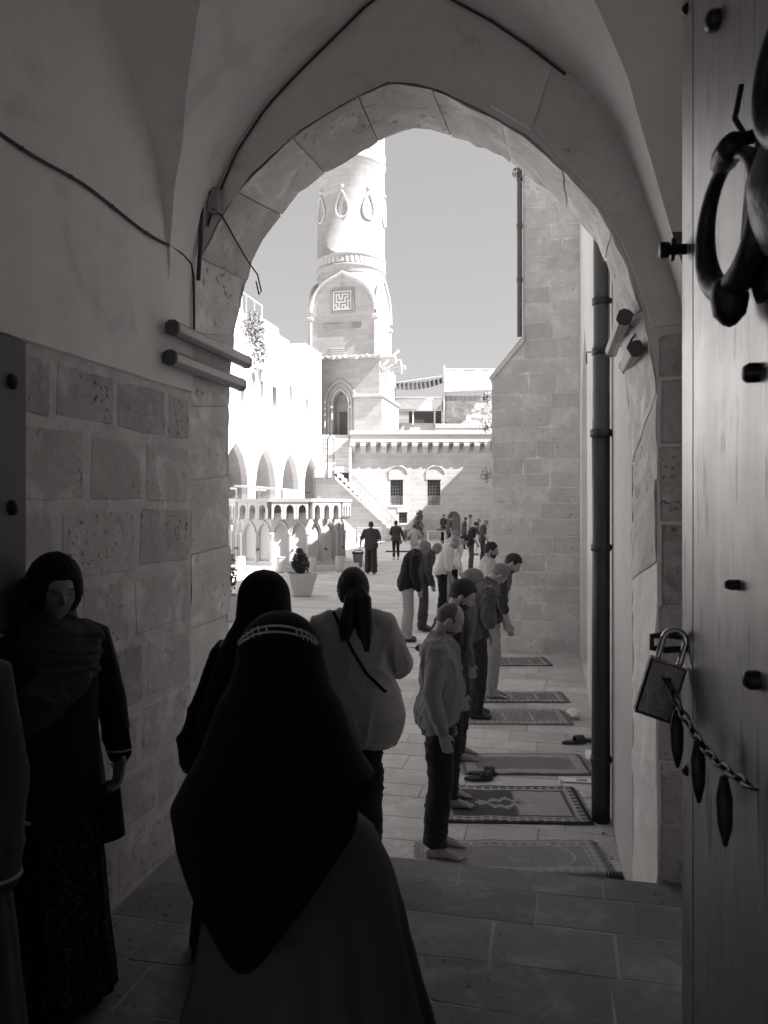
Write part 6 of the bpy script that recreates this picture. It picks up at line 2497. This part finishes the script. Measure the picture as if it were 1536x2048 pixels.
# ------------------------------------------------------------------ cables on the plaster
cb = thing("wall_cable", "knotted black cable clipped along the plastered wall to the arch", "cable", (0, 0, 0), -TH)
pts = []
for i in range(40):
    t = .7 + (3.62 - .7) * i / 39
    pts.append((B0 + .032, t, 3.66 + .012 * math.sin(t * 7) + .01 * noise.noise((t * 3, 0, 0))))
pts += [(B0 + .035, 3.76, 3.66), (B0 + .035, 3.86, 3.64), (B0 + .035, 3.895, 3.58), (B0 + .035, 3.90, 3.26)]
MB().tube(pts, .0075, 6).build("cable", "cable", cb)
for i in range(4, 38, 4):
    p = pts[i]
    MB().lathe([(0, -.010), (.010, -.006), (.0115, 0), (.010, .006), (0, .010)], 8, p).build("clip", "cable", cb)
c2 = thing("vault_cable", "thin dark cable following the curved edge of the vault over the arch", "cable", (0, 0, 0), -TH)
pts = [(b * .985 - .008, TF - .012, z - .012) for b, z in resample(FB, 60)][8:-4]
MB().tube(pts, .0065, 5).build("cable", "cable", c2)
jb = thing("junction_box", "small junction box with looping wires on the arch shoulder", "junction box", Q(-1.79, 3.90, 3.98), -TH)
MB().cbox((-.04, -.03, -.06), (.03, .028, .07), .008).build("box", "grey_metal", jb)
MB().tube([(-.02, -.03, .05), (-.06, -.04, .0), (-.085, -.01, -.25), (-.10, 0, -.42)], .012, 6).build("wire", "cable", jb)
MB().tube([(.0, -.035, -.05), (.03, .02, -.07), (.02, .25, -.14), (.015, .45, -.20), (.03, .54, -.24), (.05, .55, -.34), (.035, .55, -.36), (.02, .54, -.28)], .005, 6).build("wire", "cable", jb)
hk = thing("wall_hook", "small iron hook in the pale mosque wall", "hook", Q(BW, 8.85, 4.0), -TH)
MB().tube([(0, 0, .03), (-.05, 0, .03), (-.055, 0, -.02), (-.05, 0, -.10)], .008, 6).build("hook", "iron", hk)

# ------------------------------------------------------------------ door leaves
def door_paint():
    k = NT("door_metal")
    p = k.pos()
    n1 = k.noise(k.map(p, (1, 1, .18)), 7, 5)
    n2 = k.noise(k.map(p, (1, 1, .1)), 30, 4)
    n3 = k.noise(p, 3.0, 4)
    v = k.math('MULTIPLY_ADD', k.math('SUBTRACT', n1, .5), .26, .30)
    v = k.math('MULTIPLY_ADD', k.math('SUBTRACT', n2, .5), .16, v)
    wear = k.math('MULTIPLY', k.step(n2, .54, .66), k.step(n3, .42, .56))
    v = k.math('MULTIPLY', v, k.math('MULTIPLY_ADD', wear, -.75, 1.0))
    k.color(v)
    k.rough(k.math('MULTIPLY_ADD', n3, .24, .27), 0.7, .5)
    k.bump(k.math('MULTIPLY_ADD', k.noise(p, 9.0, 3), .8, k.math('MULTIPLY_ADD', n2, .5, n1)), .38, .010)
    k.b.inputs["Coat Weight"].default_value = .25
    k.b.inputs["Coat Roughness"].default_value = .3


door_paint()
p0, p1 = Q(.352, 2.19), Q(.43, .72)
e_ = (p1 - p0).normalized()
rzd = math.atan2(e_.y, e_.x)
door = thing("door_leaf", "tall pale metal clad door leaf with iron ring knocker, opened inwards", "door", (p0.x, p0.y, ZP + .02), rzd)


def on_door(px, py):
    u = (px - 768) / F_PX
    # ray (u,1)*d meets p0 + e*x
    det = u * (-e_.y) - 1 * (-e_.x)
    d = (p0.x * (-e_.y) - p0.y * (-e_.x)) / det
    x = (u * d - p0.x) / e_.x if abs(e_.x) > abs(e_.y) else (d - p0.y) / e_.y
    return x, HC + (HOR - py) / F_PX * d - (ZP + .02), d


DLn = (p1 - p0).length
dl = MB().cbox((0, 0, 0), (DLn, .07, 3.55), .008).build("panel", "door_metal", door)
for i, (a, b) in enumerate(((0.003, .13), (.1315, DLn))):
    MB().cbox((a, -.012, .005), (b, .0, 3.54), .005).build("sheet_strip", "door_metal", door)
for zc in (.25, 1.12, 3.1):
    for j in range(4):
        xx = .065 + j * .37
        MB().lathe([(.016, 0), (.013, .008), (.006, .013), (0, .014)], 8).build("stud", "black_iron", door).matrix_local = Matrix.Translation((xx, -.012, zc)) @ Matrix.Rotation(R(90), 4, 'X')


def lathe_on(parent, name, prof, x, z, n=16, mat="black_iron", y0=-.012, rot=R(90)):
    o = MB().lathe(prof, n).build(name, mat, parent)
    o.matrix_local = Matrix.Translation((x, y0, z)) @ Matrix.Rotation(rot, 4, 'X')
    return o


def knocker(label, cx, zt, rad):
    t = thing("door_knocker", label, "knocker", door.matrix_basis @ Vector((cx, -.0125, zt)), rzd)
    # back plate with scalloped lower rim
    out = []
    for i in range(40):
        a = 2 * math.pi * i / 40
        r = rad * (1.25 + (.07 * math.cos(a * 10) if math.sin(a) < .2 else .0))
        out.append((.10 + r * .9 * math.cos(a), -rad * .95 + r * math.sin(a) * 1.0))
    MB().prism(out, lambda u, v, w: (u, -w, v), 0.0, .010).build("back_plate", "black_iron", t)
    # domed boss the ring strikes on
    o = MB().lathe([(rad * .95, 0), (rad * .9, .015), (rad * .6, .034), (rad * .25, .05), (0, .055)], 24).build("boss", "black_iron", t)
    o.matrix_local = Matrix.Translation((.19, -.008, -rad * .9)) @ Matrix.Rotation(R(90), 4, 'X')
    # hinge eye
    o = MB().lathe([(0, -.045), (.022, -.045), (.026, -.02), (.026, .02), (.022, .045), (0, .045)], 16).build("hinge_eye", "black_iron", t)
    o.matrix_local = Matrix.Translation((0, -.045, .03)) @ Matrix.Rotation(R(90), 4, 'Y')
    MB().tube([(0, -.0, .06), (0, -.04, .05), (0, -.05, .03)], .014, 8).build("eye_bolt", "black_iron", t)
    mb = MB()
    mb.tube([(.012, -.02, .06), (-.01, -.03, .10), (-.03, -.02, .13), (-.02, -.015, .17)], .006, 6)
    mb.build("pin", "black_iron", t)
    # ring, thicker towards the bottom, hanging a little off the door
    pts, rs = [], []
    for i in range(40):
        a = 2 * math.pi * i / 40 + math.pi / 2
        pts.append((rad * .98 * math.cos(a), -.040 + .14 * rad * math.cos(a), -rad + rad * math.sin(a) + .02))
        rs.append(.013 + .014 * (1 - math.sin(a)) / 2)
    MB().tube(pts, rs, 12, closed=True).build("ring", "black_iron", t)
    o = MB().lathe([(0, -.04), (.03, -.03), (.036, 0), (.03, .03), (.012, .05), (0, .055)], 12).build("ring_drop", "black_iron", t)
    o.matrix_local = Matrix.Translation((0, -.042, -2 * rad + .0)) @ Matrix.Rotation(R(180), 4, 'X')
    return t


x1, z1, d1 = on_door(1520, 335)
x2, z2, d2 = on_door(1520, 600)
knocker("black iron ring knocker with domed boss, the lower of the two", x1, z1, (z1 - z2) / 2 * .98)
x3, z3, d3 = on_door(1672, 0)
knocker("black iron ring knocker at the top corner, half out of the picture", x3, z3, .10)
for px, py, r_ in ((1448, 40, .024), (1530, 745, .02), (1490, 1170, .012), (1530, 1360, .02)):
    x_, z_, d_ = on_door(px, py)
    lathe_on(door, "bolt_head", [(r_, 0), (r_, .018), (r_ * .7, .026), (0, .028)], x_, z_, 6)
# bolt through the leaf edge
x_, z_, d_ = on_door(1390, 485)
lathe_on(door, "latch_bolt", [(.014, 0), (.014, .03), (.030, .03), (.030, .036), (.014, .037), (.012, .04), (.020, .042), (.022, .062), (.018, .066), (0, .066)], .05, z_, 10)

# padlock on its hasp and chain
xh, zh, dh = on_door(1395, 1285)
HW = door.matrix_basis @ Vector((.05, -.012, zh))
hasp = thing("hasp_chain", "dark hasp and hanging chain fixed to the door leaf", "chain", HW, rzd)
MB().tube([(.0, .0, .0), (.0, -.05, .005), (.0, -.085, 0), (.0, -.085, -.03), (.0, -.05, -.035), (0, 0, -.03)], .009, 8).build("staple", "black_iron", hasp)
xe, ze, de = on_door(1560, 1580)
A, Bv = Vector((.03, -.06, -.09)), Vector((xe - .05, -.03, ze - zh))
nl = 15
for i in range(nl):
    s = (i + .5) / nl
    c = A.lerp(Bv, s) + Vector((0, 0, -.05 * math.sin(math.pi * s)))
    dirv = ((Bv - A) + Vector((0, 0, -.05 * math.pi * math.cos(math.pi * s)))).normalized()
    side = dirv.cross(Vector((0, 1, 0))).normalized() if i % 2 else Vector((0, 1, 0))
    Lk = (Bv - A).length / nl * .68
    pts = []
    for j in range(16):
        a = 2 * math.pi * j / 16
        pts.append(c + dirv * (Lk * math.cos(a)) + side * (.0085 * math.sin(a)))
    MB().tube(pts, .0035, 6, closed=True).build("link", "black_iron", hasp)
for i in range(3):
    s = .25 + i * .27
    c = A.lerp(Bv, s) + Vector((0, -.01, -.06))
    V, F = loft([c + Vector((0, 0, .02)), c + Vector((0.005, 0, -.02)), c + Vector((.01, 0, -.07)), c + Vector((.012, 0, -.11))], [(.006, .008), (.012, .016), (.010, .014), (.003, .004)], n=10)
    mesh_obj("pendant", V, F, "black_iron", hasp)

pl = thing("padlock", "steel padlock hanging open on the door hasp", "padlock", HW + Vector((0, 0, 0)), 0)
# local frame: origin at the staple, tilted
PM = Matrix.Translation(Vector((-.040, -.02, -.018))) @ Matrix.Rotation(R(17), 4, 'Y') @ Matrix.Rotation(R(-14), 4, 'Z')
bw_, bh_, bd_ = .046, .145, .024
mb = MB().cbox((-bw_, -bd_, -.045 - bh_), (bw_, bd_, -.045), .006, PM)
mb.build("lock_body", "lock_steel", pl)
MB().cbox((-bw_ - .0025, -bd_ - .0025, -.049), (bw_ + .0025, bd_ + .0025, -.042), .003, PM).build("top_cap", "chrome", pl)
MB().cbox((-bw_ - .002, -bd_ - .002, -.047 - bh_), (bw_ + .002, bd_ + .002, -.040 - bh_), .003, PM).build("base_cap", "lock_steel", pl)
pts = [(-.028, 0, -.046), (-.028, 0, .012)] + [(-.028 * math.cos(a), 0, .012 + .028 * math.sin(a)) for a in [math.pi * i / 12 for i in range(1, 12)]] + [(.028, 0, .012), (.028, 0, -.046)]
MB().tube([PM @ Vector(p) for p in pts], .0085, 10).build("shackle", "chrome", pl)
mb = MB()
for q in ([(-.012, -.07), (-.004, -.082), (.002, -.07)], [(-.003, -.082), (-.009, -.094)], [(.004, -.094), (.012, -.090), (.008, -.085), (.003, -.092), (.006, -.102), (.014, -.100)]):
    mb.tube([PM @ Vector((a, -bd_ - .0005, b)) for a, b in q], .0013, 5)
mb.build("engraved_mark", "chrome", pl)

# left leaf: dark, mostly out of the picture
pa, pb2 = Q(-1.905, 2.50), Q(-1.80, 1.1)
el = (pb2 - pa).normalized()
dl2 = thing("door_leaf", "dark studded wooden door leaf folded against the left passage wall", "door", (pa.x, pa.y, ZP + .02), math.atan2(el.y, el.x))
MB().cbox((0, -.06, 0), ((pb2 - pa).length, -.0, 2.42), .01).build("panel", "wood_dark", dl2)
for i in range(5):
    MB().cbox((.01 + i * .28, .0005, .01), (.28 + i * .28, .014, 2.41), .006).build("board", "wood_dark", dl2)
for zc in (.3, .8, 1.3, 1.8, 2.25):
    for j in range(5):
        o = MB().lathe([(.03, 0), (.026, .014), (.012, .024), (0, .026)], 10).build("stud", "black_iron", dl2)
        o.matrix_local = Matrix.Translation((.10 + j * .28, .014, zc)) @ Matrix.Rotation(R(-90), 4, 'X')

# dry leaf scraps blown against the foot of the mosque wall
mb = MB()
rk = random.Random(44)
for i in range(90):
    b_, t_ = .40 - abs(rk.gauss(0, .12)), rk.uniform(4.5, 6.8)
    p = Q(b_, t_, .008 + rk.uniform(0, .004))
    a = rk.uniform(0, 6.28)
    L = rk.uniform(.006, .022)
    u = Vector((math.cos(a), math.sin(a), rk.uniform(-.2, .4))) * L
    w = Vector((-math.sin(a), math.cos(a), rk.uniform(-.2, .3))) * L * .5
    mb.add([p - u, p + w, p + u, p - w], [(0, 1, 2, 3)])
lt = mb.build("leaf_litter", "wood_dark")
tag(lt, "dry leaf scraps scattered along the foot of the mosque wall", "litter", kind="stuff")
